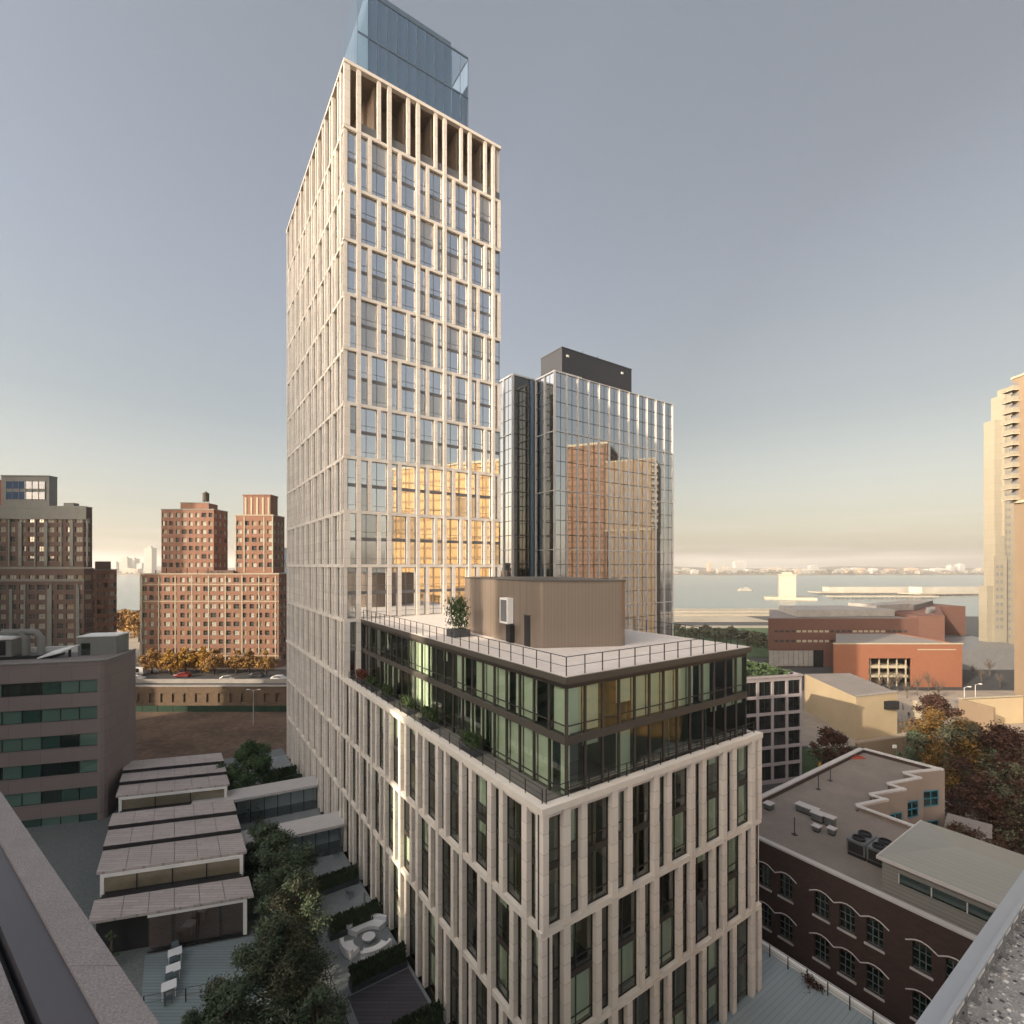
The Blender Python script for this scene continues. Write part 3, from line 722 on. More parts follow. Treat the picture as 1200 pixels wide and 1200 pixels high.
for z0, z1 in zs_:
    b.prism([(1.05, 0)] + pts[2:-1] + [(1.05, 9)], z0, z1, M['npanel'])
b.prism([(-L, -.3)] + [(.6+(1.6)*math.sin(R(t)), 1.3-1.6*math.cos(R(t))) for t in (0,25,50,75)] + [(1.6,6),(1.2,9),(-L,9)], lowz-1.6, lowz, M['slate'])
b.build('panel_wall', N_)
b = MB(); b.prism([(-L, .35), (1.0, .35), (1.0, 8.5), (-L, 8.5)], 0, nh-.5, M['inside']); b.build('core', N_)
b = MB(); pl_ = [(-L, .9)]+[(-.3+1.6*math.sin(R(t)), 2.5-1.6*math.cos(R(t))) for t in (0,25,50,75)]+[(1.0,6),(.6,9),(-L,9)]
b.prism(pl_, 0, lowz-1.6, M['npanel'])
b.fbox((-L,.9,1,0,0,-1), 24, L-1.2, .01, .1, 2.6, 4.4, M['nglassa']); b.prism([(-L,-.2)]+[(.4+1.9*math.sin(R(t)),1.7-1.9*math.cos(R(t))) for t in (0,25,50,75)]+[(2.0,6),(1.6,9),(-L,9)], .2, 1.9, M['slate'])
b.build('lower_storey', N_)
wins = []; rn = random.Random(4)
for z0, z1 in zs_:
    for i in range(16):
        c = 1.0-i*1.95; g = rn.choice([M['nglassa'], M['nglassb'], M['nglassb'], M['nglassc'], M['nglassa']])
        q = MB(); q.box(c-1.87, c, .2, .3, z0+.06, z1-.06, g); q.box(c-1.95, c-1.87, .12, .3, z0, z1, M['dark']); q.box(c-1.87, c, .12, .3, z1-.06, z1, M['dark']); q.box(c-1.87, c, .12, .3, z0, z0+.06, M['dark'])
        wins.append(q)
emit(N_, 'window', wins)
b = MB(); b.prism([(-L, -.12)] + [(1.05+1.0*math.sin(R(t)), .9-1.0*math.cos(R(t))) for t in (0,20,45,70)] + [(2.0,6),(1.7,9),(1.4,9),(1.7,6),(1.6,1.2),(.95,.3),(-L,.3)], nh, nh+.1, M['greystone']); b.build('coping', N_)
b = MB(); b.box(-3.6, .8, 5.4, 8.9, nh-.2, nh+2.4, M['greystone']); b.box(-3.2, -2.2, 5.33, 5.42, nh-.1, nh+1.6, M['nglassc'])
b.box(-3.7, .9, 5.3, 9.0, nh+2.4, nh+2.55, M['white']); b.build('stair_house', N_)
b = MB(); b.box(-13.5, -3.7, 8.4, 8.7, nh-.2, nh+.9, M['white']); b.build('roof_screen', N_)
b = MB()
for i, x in enumerate((-13.2, -11.6)):
    b.tube([(x, 5, nh), (x, 5, nh+2.6), (x-.5, 5, nh+3.3), (x-2.6, 5.2, nh+3.4)], .42, M['greystone'], 10)
b.box(-18, -14.2, 4, 7, nh+.4, nh+2.6, M['greystone']); b.box(-17.4, -14.8, 3.9, 4.02, nh+.6, nh+2.4, M['dark'])
b.box(-18.2, -14, 3.8, 7.2, nh+2.6, nh+2.8, M['white']); b.box(-18,-10, 4,7, nh-.2, nh+.4, M['dark'])
b.raw([(-11.2,3.4,nh+.2),(-8.6,3.4,nh+.9),(-7.6,5.4,nh+1.5),(-10.4,5.4,nh+.8),(-11.2,3.4,nh+.05),(-8.6,3.4,nh+.7),(-7.6,5.4,nh+1.3),(-10.4,5.4,nh+.6)], [(0,1,2,3),(7,6,5,4),(0,4,5,1),(1,5,6,2),(2,6,7,3),(3,7,4,0)], M['white'])
b.tube([(-8.3,4.6,nh),(-8.3,4.6,nh+1.1)], .15, M['dark']); b.v = [(x+4.2, y, z) for x, y, z in b.v]; b.build('roof_ducts', N_)

# ---------------------------------------------------------------- right-hand side buildings
M['lat'] = mat('lilac_grey_concrete_grid', (.25,.225,.235), .8, var=.08)
M['latg'] = glass('near_black_glass', (.6,.65,.6), .12, base=(.012,.014,.014))
qa = P(873, 0, 84); 
L_ = thing('grid_office_building', 'dark-windowed office block with a lilac grey concrete grid and planted roof, right of the podium', 'building', (qa.x-3, 84, 0), R(14))
LH = 18.5; b = MB(); wins = []; LL = 15.1; nc = 5
cw = LL/nc
lattice(b, (0,.35,1,0,0,-1), [(i*cw+.35, (i+1)*cw-.1) for i in range(nc)], [(LH-3.2-i*2.95, LH-.65-i*2.95) for i in range(6)], 0, LL+.2, 0, LH, 0, .35, M['lat'])
b.box(LL-.2, LL+.2, .35, 16, 0, LH, M['lat']); b.box(0, .3, .35, 16, 0, LH, M['lat']); b.build('grid_wall', L_)
for i in range(nc):
    for k in range(6):
        q = MB(); za = LH-3.2-k*2.95; q.box(i*cw+.35, (i+1)*cw-.1, .22, .25, za, za+2.55, M['latg']); q.box(i*cw+.35, (i+1)*cw-.1, .05, .22, za, za+.1, M['lat']); q.box(i*cw+1.5, i*cw+1.57, .12, .22, za+.1, za+2.55, M['dark']); wins.append(q)
emit(L_, 'window', wins)
b = MB(); b.box(.3, LL-.2, .35, 16, 0, LH-.3, M['inside']); b.box(-.2, LL+.4, -.15, .5, LH, LH+.3, M['lat']); b.box(LL-.1, LL+.4, .5, 16, LH, LH+.3, M['lat']); b.build('roof_edge', L_)
rn = random.Random(9); b = MB()
for i in range(900):
    x, y = rn.uniform(.5, LL-.6), rn.uniform(1, 15); h = .5+.9*math.sin(x*.7)**2+rn.random()*.5; s = rn.uniform(.15,.4)
    z = LH-.2+rn.uniform(0, h); a = rn.uniform(0, 6.28); u = Vector((math.cos(a), math.sin(a), rn.uniform(-.4,.4)))*s; v = Vector((-math.sin(a)*.5, math.cos(a)*.5, rn.uniform(.3,1)))*s; c = Vector((x,y,z))
    b.raw([c-u-v, c+u-v, c+u+v, c-u+v], [(0,1,2,3)], M['lawn'])
b.build('roof_planting', L_, kind='stuff')

# beige block with a sunlit side
B_ = MB(); bb = thing('beige_building', 'blank beige block catching the sun, right of the grid office block', 'building', (74.4, 107, 0))
b = MB(); b.prism([(0,0),(12,4),(15,24),(2.4,23)], 0, 9.6, M['beige'], M['flatroof']); b.build('wall', bb)
b = MB(); b.prism([(-.15,-.15),(12.2,3.9),(12,4.3),(.1,.3)], 9.6, 9.95, M['concrete']); b.box(8, 11.3, 2.5, 3.2, 6.2, 8.0, M['dark']); b.build('roof_edge', bb)
b = MB(); b.prism([(-9.5,-14),(7,-9),(7,-8.4),(-9.5,-13.4)], 0, 4.6, M['tan']); b.box(-1, -.2, -11.6, -11.3, 2.8, 3.4, M['white']); b.build('garden_wall', bb)

# orange brick block with a wide opening, in front of the long brown school building
O_ = thing('orange_brick_building', 'bright orange brick block with a long deep opening, in front of the brown brick building', 'building', (101, 155, 0))
b = MB(); FF = (0,.6,1,0,0,-1); lattice(b, FF, [(10.8, 24.2)], [(0, 9.0)], 0, 40, 1.5, 13.4, 0, .6, M['orange'])
b.box(39.4, 40, .6, 26, 0, 13.4, M['orange']); b.box(24.2, 40, 0, .6, 0, 1.5, M['orange']); b.build('wall', O_)
b = MB(); b.prism([(.8,.6),(39.4,.6),(39.4,26),(17.5,26)], 9.6, 13.2, M['orange'], M['flatroof']); b.prism([(5.2,7),(39.4,7),(39.4,26),(17.5,26)], 0, 9.6, M['inside']); b.build('inner_volume', O_)
b = MB(); b.box(11, 24, 1.5, 6.9, 5.6, 6.5, M['creamstone']); b.box(11, 24, 1.2, 6.9, 2.8, 3.4, M['creamstone'])
for i in range(5): b.box(12+i*2.8, 12.3+i*2.8, 1.2, 1.5, 0, 9.6, M['creamstone'])
b.build('gallery_floor', O_)
b = MB(); b.box(-.2, 40.2, -.2, .5, 13.4, 13.8, M['creamstone']); b.box(26, 38, -.08, 0, 11.6, 11.9, M['creamstone']); b.build('roof_edge', O_)
b = MB(); b.box(0, 10.8, .2, .6, 0, 2, M['brickdark']); b.build('base_wall', O_)
R_ = thing('long_brick_building', 'long low dark brown brick building with pale window strips, near the river', 'building', (96, 185, 0))
b = MB(); FF = (0,.5,1,0,0,-1); xs = [(2+i*2.1, 3.6+i*2.1) for i in range(24)]
lattice(b, FF, xs, [(9.4,10.3),(13.1,13.9)], 0, 56, 6.4, 18.3, 0, .5, M['rbrick']); b.build('wall', R_)
wn_ = []
for a, c in xs:
    for za, zb in ((9.4,10.3),(13.1,13.9)):
        wn_.append(MB().box(a, c, .12, .16, za, zb, M['creamstone' if (int(a*3)%3) else 'wglass']))
emit(R_, 'window', wn_)
b = MB(); b.prism([(.6,.6),(56,.6),(56,40),(21,40)], 0, 18, M['rbrick'], M['flatroof']); b.build('inner_volume', R_)
b = MB()
for i in range(9): b.box(.2+i*1.85, 1.9+i*1.85, .2, .35, .5, 6.3, M['concrete'])
b.box(16.9, 20.5, .2, .4, 0, 6.4, M['latg']); b.box(20.5, 56, .2, .5, 0, 6.4, M['rbrick']); b.build('glazed_base', R_)
b = MB(); b.prism([(56,.0),(64,-2),(64,18),(56,18)], 0, 19.2, M['rbrick']); b.prism([(64,-2),(100,42),(112,42),(112,60),(64,30)], 6, 19.4, M['rbrick'])
b.prism([(66,-4),(96,-4),(104,30),(70,20)], 0, 7.5, M['tspan']); b.build('right_wing', R_)
b = MB(); wf = frame(64, -2, math.degrees(math.atan2(44,36)))
for i in range(12): b.fbox(wf, 3+i*3.6, 5.6+i*3.6, 0, .08, 14.6, 15.1, M['creamstone'])
for i in range(6): b.fbox(wf, 30+i*3.0, 30.6+i*3.0, 0, .35, 8.2, 14, M['creamstone'])
b.build('wing_window_strip', R_)
b = MB(); b.prism([(14,6),(54,9),(54,30),(20,30)], 18.2, 20.8, M['concrete']); b.prism([(52,16),(72,24),(70,34),(50,30)], 18.4, 22.0, M['concrete']); b.prism([(72,22),(104,50),(98,58),(70,36)], 18.6, 21.5, M['flatroof'])
for i in range(6): b.box(66+i*1.3, 66.8+i*1.3, 8+i, 9+i, 19.2, 20.6+i%2, M['tspan'])
b.build('roof_house', R_)

# concrete towers at the right edge
def pair_windows(root, F, L, z0, z1, fh, bay, rn, wfr=(.18,.42,.56,.8)):
    out = []
    n = int(L/bay); k = int((z1-z0)/fh)
    for j in range(n):
        for i in range(k):
            for a, c in (wfr[:2], wfr[2:]):
                q = MB(); s = j*bay; z = z0+i*fh
                q.fbox(F, s+a*bay, s+c*bay, -.0, .03, z+fh*.35, z+fh*.75, M['tspan']); q.fbox(F, s+a*bay-.06, s+c*bay+.06, 0, .12, z+fh*.3, z+fh*.35, M['cream']); out.append(q)
    return out
T1 = thing('concrete_apartment_tower', 'tall stepped cream concrete tower with paired small windows, second from the right edge', 'building', (195, 200, 0), 0)
b = MB(); b.box(0, 3, 0, 4.6, 0, 97, M['cream']); b.box(3.02, 24, -.6, 4.6, 0, 107, M['cream']); b.build('wall', T1)
b = MB(); b.box(-2.2, 3, -2, -.02, 0, 42, M['cream']); b.box(-4.5, -2.25, -1.6, 2, 0, 30, M['cream']); b.box(-.9, 2.9, -1.2, -.02, 42, 50, M['cream']); b.build('low_wing', T1)
rn = random.Random(2)
emit(T1, 'window', pair_windows(T1, (3.02,-.6,1,0,0,-1), 21, 8, 104, 3.0, 3.6, rn)+pair_windows(T1, (-2.2,-2,1,0,0,-1), 5, 12, 40, 3.0, 4.6, rn), rest='windows_further_off')
b = MB(); b.box(5, 10, .5, 4, 107, 110, M['cream']); b.box(5.6, 7, .42, .5, 107.4, 109.4, M['tspan']); b.box(3, 3.6, -.9, -.6, 0, 107.3, M['cream']); b.build('roof_house', T1)
T2 = thing('concrete_apartment_tower', 'tan concrete apartment tower with balconies, cut by the right edge of the picture', 'building', (122.8, 101, 0), 0)
b = MB(); b.box(0, 26, 0, 20, 0, 53.2, M['tan']); b.box(-.3, 26, -1.0, 20.2, 53.8, 83.6, M['tan']); b.build('wall', T2)
b = MB(); b.box(-.5, 26, -1.4, 20.4, 53.2, 53.8, M['creamstone']); b.build('floor_band', T2); MB().box(-.5, 26, -1.3, 20.4, 83.6, 84.1, M['creamstone']).build('roof_edge', T2)
bal = []
for i in range(11):
    z = 54.1+i*2.65
    bal.append(MB().box(-1.9, -.32, 18.4, 21.4, z-.14, z+.02, M['creamstone']).box(-1.9, -1.8, 18.4, 21.4, z+.02, z+.95, M['cream']).box(-1.8, -.32, 21.3, 21.4, z+.02, z+.95, M['cream']).box(-1.8,-.32,18.4,18.5,z+.02,z+.95,M['cream']).box(-.36,-.31,18.8,20.4,z+.02,z+2.1,M['tspan']))
emit(T2, 'balcony', bal)

w2 = []
for k in range(26):
    for j in range(6):
        z = 1.6+k*3.0+(.8 if k > 16 else 0); x0 = -.3 if k > 16 else 0
        if 50.5 < z < 54.6: continue
        w2.append(MB().box(x0-.06, x0-.01, .8+j*2.9, 2.5+j*2.9, z, z+1.7, M['tspan']))
emit(T2, 'window', w2, rest='windows_further_off')
# ---------------------------------------------------------------- red brick school with a flat roof
M['sbrick'] = jointed('dark_red_school_brick', (.052,.033,.03), (.04,.03,.027), .45, .16, .018, .9, .2, bump=.3)
M['sroof'] = mat('pinkish_gravel_roof', (.205,.178,.158), .95, var=.16, scale=.25, fine=25)
M['coping'] = mat('pale_metal_coping', (.45,.43,.42), .6, var=.06)
M['galv'] = mat('galvanised_sheet', (.14,.15,.155), .5, .3, var=.15)
M['sblue'] = mat('teal_blue_window_panel', (.03,.17,.25), .4, spec=.7)
M['sbeige'] = mat('beige_block_wall', (.25,.20,.17), .85, var=.07, scale=.3)
SZ = 12.0
def GZ(px, py): q = G(px, py, SZ); return (q.x, q.y)
zig = [(1103.6,903),(1061,906.7),(1079.5,912.4),(1042.7,919.5),(1061,925.7),(1021.5,932.2),(1039.9,937.9),(1005.9,945),(1075,970)]
z_ = [GZ(*p) for p in zig]
o_ = (23.6, 46.8)
def toS(p): dx, dy = p[0]-o_[0], p[1]-o_[1]; return (dx*D2[0]+dy*D2[1], dx*D1[0]+dy*D1[1])
SCH = thing('school_building', 'dark red brick school with big pinkish flat roof and zigzag corner at lower right', 'building', (o_[0], o_[1], 0), GRID)
zl = [toS(p) for p in z_]
ap = toS(GZ(1010, 877)); ue = zl[0][0]
ve = -27.0
uE = zl[-1][0]
poly = [(0, ve), (0, 4.84), (ap[0], 4.84), (ap[0]+.0, zl[0][1])] + zl[1:] + [(uE, ve)]
poly[2] = (ap[0], 4.84)
b = MB()
inner = [(.4, ve+.1), (.4, 4.5), (ap[0]-.3, 4.5), (ap[0]-.3, zl[0][1]+.3)] + [(x-.15, y+.25) for x, y in zl[1:]] + [(uE-.3, ve+.1)]
b.prism(inner, 0, SZ-.45, M['inside'], M['sroof']); b.build('flat_roof', SCH)
wv = []; b = MB(); cp = MB()
H3 = 3.75; FW = (.4, 4.84, 0, -1, -1, 0)      # the long front, running towards the camera
groups = []
s = 2.6
while s < 30: groups += [(s, s+1.15), (s+1.95, s+3.1), (s+3.9, s+5.05)]; s += 6.9
zsw = [(SZ-4.2-i*H3, SZ-2.2-i*H3) for i in range(3)]
lattice(b, FW, groups, zsw, 0, 4.84-ve, 0, SZ, 0, .4, M['sbrick'])
b.box(.4, ap[0], 4.44, 4.84, 0, SZ, M['sbrick'])
b.build('brick_wall', SCH)
for a, c in groups:
    for za, zb in zsw:
        q = MB(); q.fquad(FW, a, c, .12, za, zb, M['nglassc'])
        for i in range(1, 3): q.fbox(FW, a+(c-a)*i/3-.03, a+(c-a)*i/3+.03, .12, .18, za, zb, M['galv'])
        for i in range(0, 4): q.fbox(FW, a, c, .12, .175, za+(zb-za-.05)*i/3, za+(zb-za-.05)*i/3+.05, M['galv'])
        q.fbox(FW, a-.12, c+.12, .3, .5, za-.16, za, M['coping'])
        wv.append(q)
emit(SCH, 'window', wv)
ml = []
for za, zb in zsw:
    for (a, c) in groups:
        m_ = (a+c)/2
        ptsx = [(a-.4, zb-.15), (a-.12, zb+.02), (a+.2, zb+.2), (m_, zb+.27), (c-.2, zb+.2), (c+.12, zb+.02), (c+.4, zb-.15)]
        ml.append(MB().tube([(-.03, 4.84-x, z) for x, z in ptsx], .05, M['coping'], 4))
emit(SCH, 'arched_moulding', ml)
cop = MB()
def edge(p, q, w=.45, z=SZ, m=None, h=.16):
    p, q = Vector(p), Vector(q); d = (q-p).normalized(); n = Vector((-d.y, d.x))
    a, b_ = p-d*.12, q+d*.12
    cop.prism([tuple(a-n*.1), tuple(b_-n*.1), tuple(b_+n*w), tuple(a+n*w)][::1], z-.0, z+h, m or M['coping'])
edge((0, 4.84), (0, ve)); edge((ap[0], 4.9), (0, 4.9)); edge((ap[0]+.05, zl[0][1]), (ap[0]+.05, 4.84))
for p, q in zip(zl[1:], [(ap[0], zl[0][1])]+zl[1:-1]): edge(p, q, .32, SZ+.02*(zl.index(p)%2))
edge((uE, ve), zl[-1]); cop.build('roof_coping', SCH)
b = MB(); wt = MB()
ring = [(ap[0], 4.84), (ap[0], zl[0][1])] + zl[1:]
for i, (p, q) in enumerate(zip(ring, ring[1:])):
    p, q = Vector(p), Vector(q); d = (q-p); L = d.length; d.normalize()
    F = (p.x, p.y, d.x, d.y, d.y, -d.x) if True else None
    if i == 0: F = (p.x-.0, p.y, d.x, d.y, -d.y, d.x)
    nrm = Vector((F[4], F[5]))
    b.fbox(F, 0, L, -.25, 0, 0, SZ, M['sbeige'] if i else M['sbrick'])
    if i and L > 1.6:
        for zc_ in (SZ-4.2, SZ-8.0):
            for sd_ in (-1, 1):
                wt.fbox(F, L*.18, L*.86, (0 if sd_ > 0 else -.29), (.04 if sd_ > 0 else -.25), zc_, zc_+1.9, M['nglassc'])
                for k in range(4): wt.fbox(F, L*(.18+.2*k), L*(.18+.2*k)+.14, (.03 if sd_ > 0 else -.33), (.08 if sd_ > 0 else -.28), zc_-.05, zc_+1.95, M['sblue'])
                for k in range(3): wt.fbox(F, L*.18, L*.9, (.03 if sd_ > 0 else -.33), (.085 if sd_ > 0 else -.28), zc_-.06+.93*k, zc_+.06+.93*k, M['sblue'])
b.build('zigzag_wall', SCH); wt.build('blue_corner_window', SCH)
# lower terrace in the zigzag corner
b = MB(); b.prism([(zl[-1][0], zl[-1][1]-1), (ap[0]-.2, zl[0][1]-.5), (ap[0]+.6, zl[0][1]-4.5), (uE+1.5, zl[-1][1]-5)], 0, SZ-5.2, M['sbeige'], M['flatroof'])
b.build('low_terrace', SCH)
# metal-roofed hall on the school roof
hall = thing('metal_roofed_hall', 'grey metal-clad hall with pale hipped roof and strip window, on the school roof', 'hall', (30.2, 40.4, SZ-.42), GRID)
M['clad'] = jointed('ribbed_grey_cladding', (.19,.188,.178), (.11,.105,.10), 60, .32, .03, .6, .04)
M['hroof'] = jointed('pale_standing_seam_roof', (.27,.275,.25), (.19,.19,.175), .45, 50, .02, .5, .05, 'floor', off=0)
b = MB(); b.box(0, 9.4, -16, 0, 0, 2.7, M['clad']); b.build('cladding_wall', hall)
b = MB(); b.raw([(-.25,.25,2.75),(-.25,-16.3,2.75),(9.7,-16.3,2.75),(9.7,.25,2.75),(4.7,-3.6,3.7),(4.7,-16.3,3.7)], [(0,1,5,4),(3,4,5,2),(0,4,3),(1,2,5)], M['hroof'])
b.box(-.26, 9.7, .2, .3, 2.5, 2.76, M['coping']); b.box(-.32, -.24, -16.3, .3, 2.5, 2.76, M['coping']); b.build('hipped_roof', hall)
b = MB(); b.box(-.06, -.01, -11.5, -1.2, 1.15, 1.9, M['nglassc'])
for i in range(6): b.box(-.09, -.05, -11.5+i*2.06, -11.42+i*2.06, 1.15, 1.9, M['coping'])
b.build('strip_window', hall)
b = MB()
for x, y in ((5.5,-7.5),(6.6,-8),(4.5,-11)): b.tube([(x,y,3.2),(x,y,4.1)], .13, M['dark'], 8)
b.build('roof_vent', hall)
# roof equipment on the school
def S2W(u, v, z=SZ-.44): return (o_[0]+u*D2[0]+v*D1[0], o_[1]+u*D2[1]+v*D1[1], z)
def chiller(px, py, lab):
    p = G(px, py, SZ-.44); t = thing('rooftop_chiller', lab, 'air conditioner', tuple(p), GRID, 'chillers on the school roof')
    b = MB(); b.box(-1.3, 1.3, -.75, .75, .35, 1.5, M['galv']); b.box(-1.2,1.2,-.78,-.75,.45,1.3,M['dark']); b.box(-1.33,-1.3,-.6,.6,.45,1.3,M['dark']); b.build('casing', t)
    for x in (-.65, .65): q = MB(); q.lathe([(.52,0),(.52,.22),(.44,.22),(.44,.05)], (x,0,1.5), M['dark'], 14); q.build('fan', t)
    for x in (-1.1, 1.1): MB().box(x-.08, x+.08, -.7, .7, 0, .35, M['dark']).build('leg', t)
    return t
chiller(1010, 1000, 'left one of the dark-fanned chiller pair on the school roof')
chiller(1034, 1010, 'chiller nearest the metal hall, right of its twin on the school roof')
def ductbox(px, py, w, d, h, lab, nm='roof_vent_box'):
    p = G(px, py, SZ-.44); t = thing(nm, lab, 'roof vent', tuple(p), GRID, 'small vents on the school roof')
    MB().box(-w/2, w/2, -d/2, d/2, .15, h, M['galv']).build('casing', t); MB().box(-w/2-.08, w/2+.08, -d/2-.08, d/2+.08, h, h+.08, M['coping']).build('lid', t); MB().box(-w/2+.05, w/2-.05, -d/2+.05, d/2-.05, 0, .15, M['dark']).build('curb', t)
ductbox(946, 953, .9, 2.0, .7, 'long grey vent box on the school roof, furthest left of the row')
ductbox(959, 962, .9, 1.1, .8, 'squat grey vent box second from left in the row on the school roof')
ductbox(973, 968, .7, .8, .9, 'small pale vent box on the school roof beside the chillers')
ductbox(957, 974, .6, .6, .5, 'low dark vent box on the school roof nearest the front edge')
ductbox(975, 978, .6, .6, .6, 'low grey vent box on the school roof, in front of the pale one')
ductbox(901, 948, .9, .7, .6, 'grey vent box on the school roof close behind the podium corner')
p = G(1003, 888, SZ-.44); b = MB(); b.box(-1.0,1.0,-.5,.5,0,.12,M['redwall']); b.tube([(-.8,0,.12),(0,.2,.3),(.8,0,.12)], .06, M['redwall']); b.build('roof_hatch', None, p, 'small flat red hatch near the far corner of the school roof', 'hatch')
for i, (px, py) in enumerate(((959, 925), (973, 915), (931, 978))):
    p = G(px, py, SZ-.44); b = MB(); b.tube([(0,0,0),(0,0,1.7)], .04, M['dark']); b.box(-.2,.2,-.2,.2,0,.06,M['dark']); b.build('vent_pipe', None, p, 'thin dark upright pipe on the school roof', 'pipe', 'thin pipes on the school roof')

# terrace between podium and school
M['deckblue'] = jointed('pale_blue_metal_deck', (.27,.32,.34), (.15,.18,.2), 40, .35, .02, .5, .06, 'floor')
tr = thing('canopy_terrace', 'pale blue grey sloping metal canopy at the foot of the podium', 'canopy', tuple(PW(0,0,0)), GRID)
b = MB(); b.raw([(-3,-9,5.9),(24.6,-9,6.3),(24.6,7,6.3),(-3,7,5.9),(-3,-9,5.6),(24.6,-9,6.0),(24.6,7,6.0),(-3,7,5.6)], [(0,1,2,3),(7,6,5,4),(0,4,5,1),(1,5,6,2),(2,6,7,3),(3,7,4,0)], M['deckblue']); b.build('metal_deck', tr)
b = MB(); b.box(24.6, 25.0, -9, 7, 5.9, 6.75, M['white']); b.build('white_edge', tr)
for i in range(4): MB().box(24.1, 24.5, -8+i*4.6, -7.6+i*4.6, 0, 5.95, M['concrete']).build('column', tr)
railing('canopy_railing', [PW(24.2, 7, 6.3), PW(24.2, -8.8, 6.3)], 1.0, 1.4, 'thin dark railing behind the white edge of the blue grey canopy', rails=2)

# ---------------------------------------------------------------- courtyard left of the podium
M['deck'] = jointed('blue_grey_timber_deck', (.20,.245,.255), (.10,.13,.14), 30, .28, .03, .8, .14, 'floor')
M['ddeck'] = jointed('dark_timber_deck', (.065,.06,.07), (.03,.03,.03), 6, .3, .03, .8, .2, 'floor')
M['court'] = mat('blue_grey_courtyard_gravel', (.15,.165,.165), .95, var=.4, scale=9, fine=40)
M['terr'] = jointed('grey_terrace_slabs', (.20,.215,.225), (.12,.13,.14), 1.2, 1.2, .02, .85, .08, 'floor')
MB().prism([tuple(PW(-.0,-12,0))[:2], tuple(PW(-.0,LEND+4,0))[:2], tuple(PW(-40,LEND+4,0))[:2], tuple(PW(-40,-12,0))[:2]], 0, 5.95, M['asphalt'], M['court']).build('courtyard_ground', kind='structure')
MB().prism([tuple(PW(-6.3,-6,0))[:2], tuple(PW(-.05,-6,0))[:2], tuple(PW(-.05,LEND,0))[:2], tuple(PW(-6.3,LEND,0))[:2]], 5.95, 6.05, M['terr']).build('terrace_path', kind='structure')
# low building with sawtooth plank roofs
M['plank'] = jointed('weathered_pink_grey_planks', (.40,.355,.34), (.20,.175,.17), 2.6, .42, .03, .85, .13, 'floor')
LO = Vector((-22.8, 43.0, 6.0)); ax = Vector((-.962, -.272)); ay = Vector((D1[0], D1[1]))
LOW = thing('low_plank_roof_building', 'low courtyard building under rows of stepped pink grey plank roofs, lower left', 'building', tuple(LO))
Wd = 11.4
def LP(a, v): return (ax.x*a+ay.x*v, ax.y*a+ay.y*v)
planks = [(0,3.4,3.5,3.2),(5.0,9.6,4.9,4.5),(10.0,14.1,4.9,4.5),(14.5,18.3,4.9,4.5),(22.6,26.8,4.9,4.5),(27.2,31.1,4.9,4.5),(31.5,36.0,4.9,4.5)]
for v0, v1, h0, h1 in planks:
    b = MB(); c = [LP(-.3, v0-.3), LP(-.3, v1), LP(Wd+.3, v1), LP(Wd+.3, v0-.3)]; hh = [h0, h1, h1, h0]
    b.raw([(x,y,h-.22) for (x,y),h in zip(c,hh)]+[(x,y,h) for (x,y),h in zip(c,hh)], [(0,1,2,3),(7,6,5,4),(0,4,5,1),(1,5,6,2),(2,6,7,3),(3,7,4,0)], M['plank']); 
    for k in range(1, 6):
        a = Wd*k/6; p0, p1 = LP(a, v0-.3), LP(a, v1); b.tube([(p0[0],p0[1],h0+.01),(p1[0],p1[1],h1+.01)], .025, M['tspan'], 4)
    c0, c3 = LP(-.3, v0-.32), LP(Wd+.3, v0-.32); c1, c2 = LP(-.3, v0-.1), LP(Wd+.3, v0-.1)
    if v0 not in (0, 5.0, 22.6): b.prism([c0, c1, c2, c3], h0-.5, h0-.04, M['dark'])
    b.build('plank_roof', LOW)
b = MB()
for v0, v1, h in ((.5,3.5,3.0),(5.3,18.3,3.95),(22.9,36.0,3.95)): b.prism([LP(.2,v0+.3),LP(.2,v1),LP(Wd-.1,v1),LP(Wd-.1,v0+.3)][::-1], 0, h, M['dark'])
b.prism([LP(.2,3.5),LP(.2,5.6),LP(Wd-.1,5.6),LP(Wd-.1,3.5)][::-1], 0, 2.9, M['dark']); b.prism([LP(.2,18.7),LP(.2,23.2),LP(Wd-.1,23.2),LP(Wd-.1,18.7)][::-1], 0, 3.1, M['dark']); b.build('dark_wall', LOW)
M['clearg'] = glass('clear_window_glass', (.93,.95,.95), .08)
def clere(v, z0, z1, warm, s0, s1, mul):
    p = LP(0, v); F = (p[0], p[1], ax.x, ax.y, .272, -.962); q = MB()
    q.fbox(F, s0, s1, -.35, -.3, z0, z1, M['insidelit'] if warm else M['brickdark'])
    q.fbox(F, s0, s1, -.02, .08, z1-.28, z1, M['white']); q.fbox(F, s0, s0+.3, -.02, .08, z0, z1-.28, M['white'])
    if warm: q.fbox(F, s1-.3, s1, -.02, .08, z0, z1-.28, M['white'])
    q.fquad(F, s0+.3, s1-.0, .0, z0, z1-.28, M['clearg'])
    for i in range(1, mul): x = s0+.3+(s1-s0-.3)*i/mul; q.fbox(F, x-.04, x+.04, -.01, .05, z0, z1-.28, M['dark'])
    q.fbox(F, s0, s1, -.02, .06, z0-.08, z0, M['dark'])
    q.build('white_framed_window', LOW)
clere(22.3, 2.9, 4.66, True, .0, Wd, 3); clere(4.7, 2.7, 4.66, True, .0, Wd, 4); clere(-.1, .15, 3.25, False, .2, 7.6, 4)
b = MB()
for s in (5.4, 3.5): 
    c = LP(s, 1.6); 
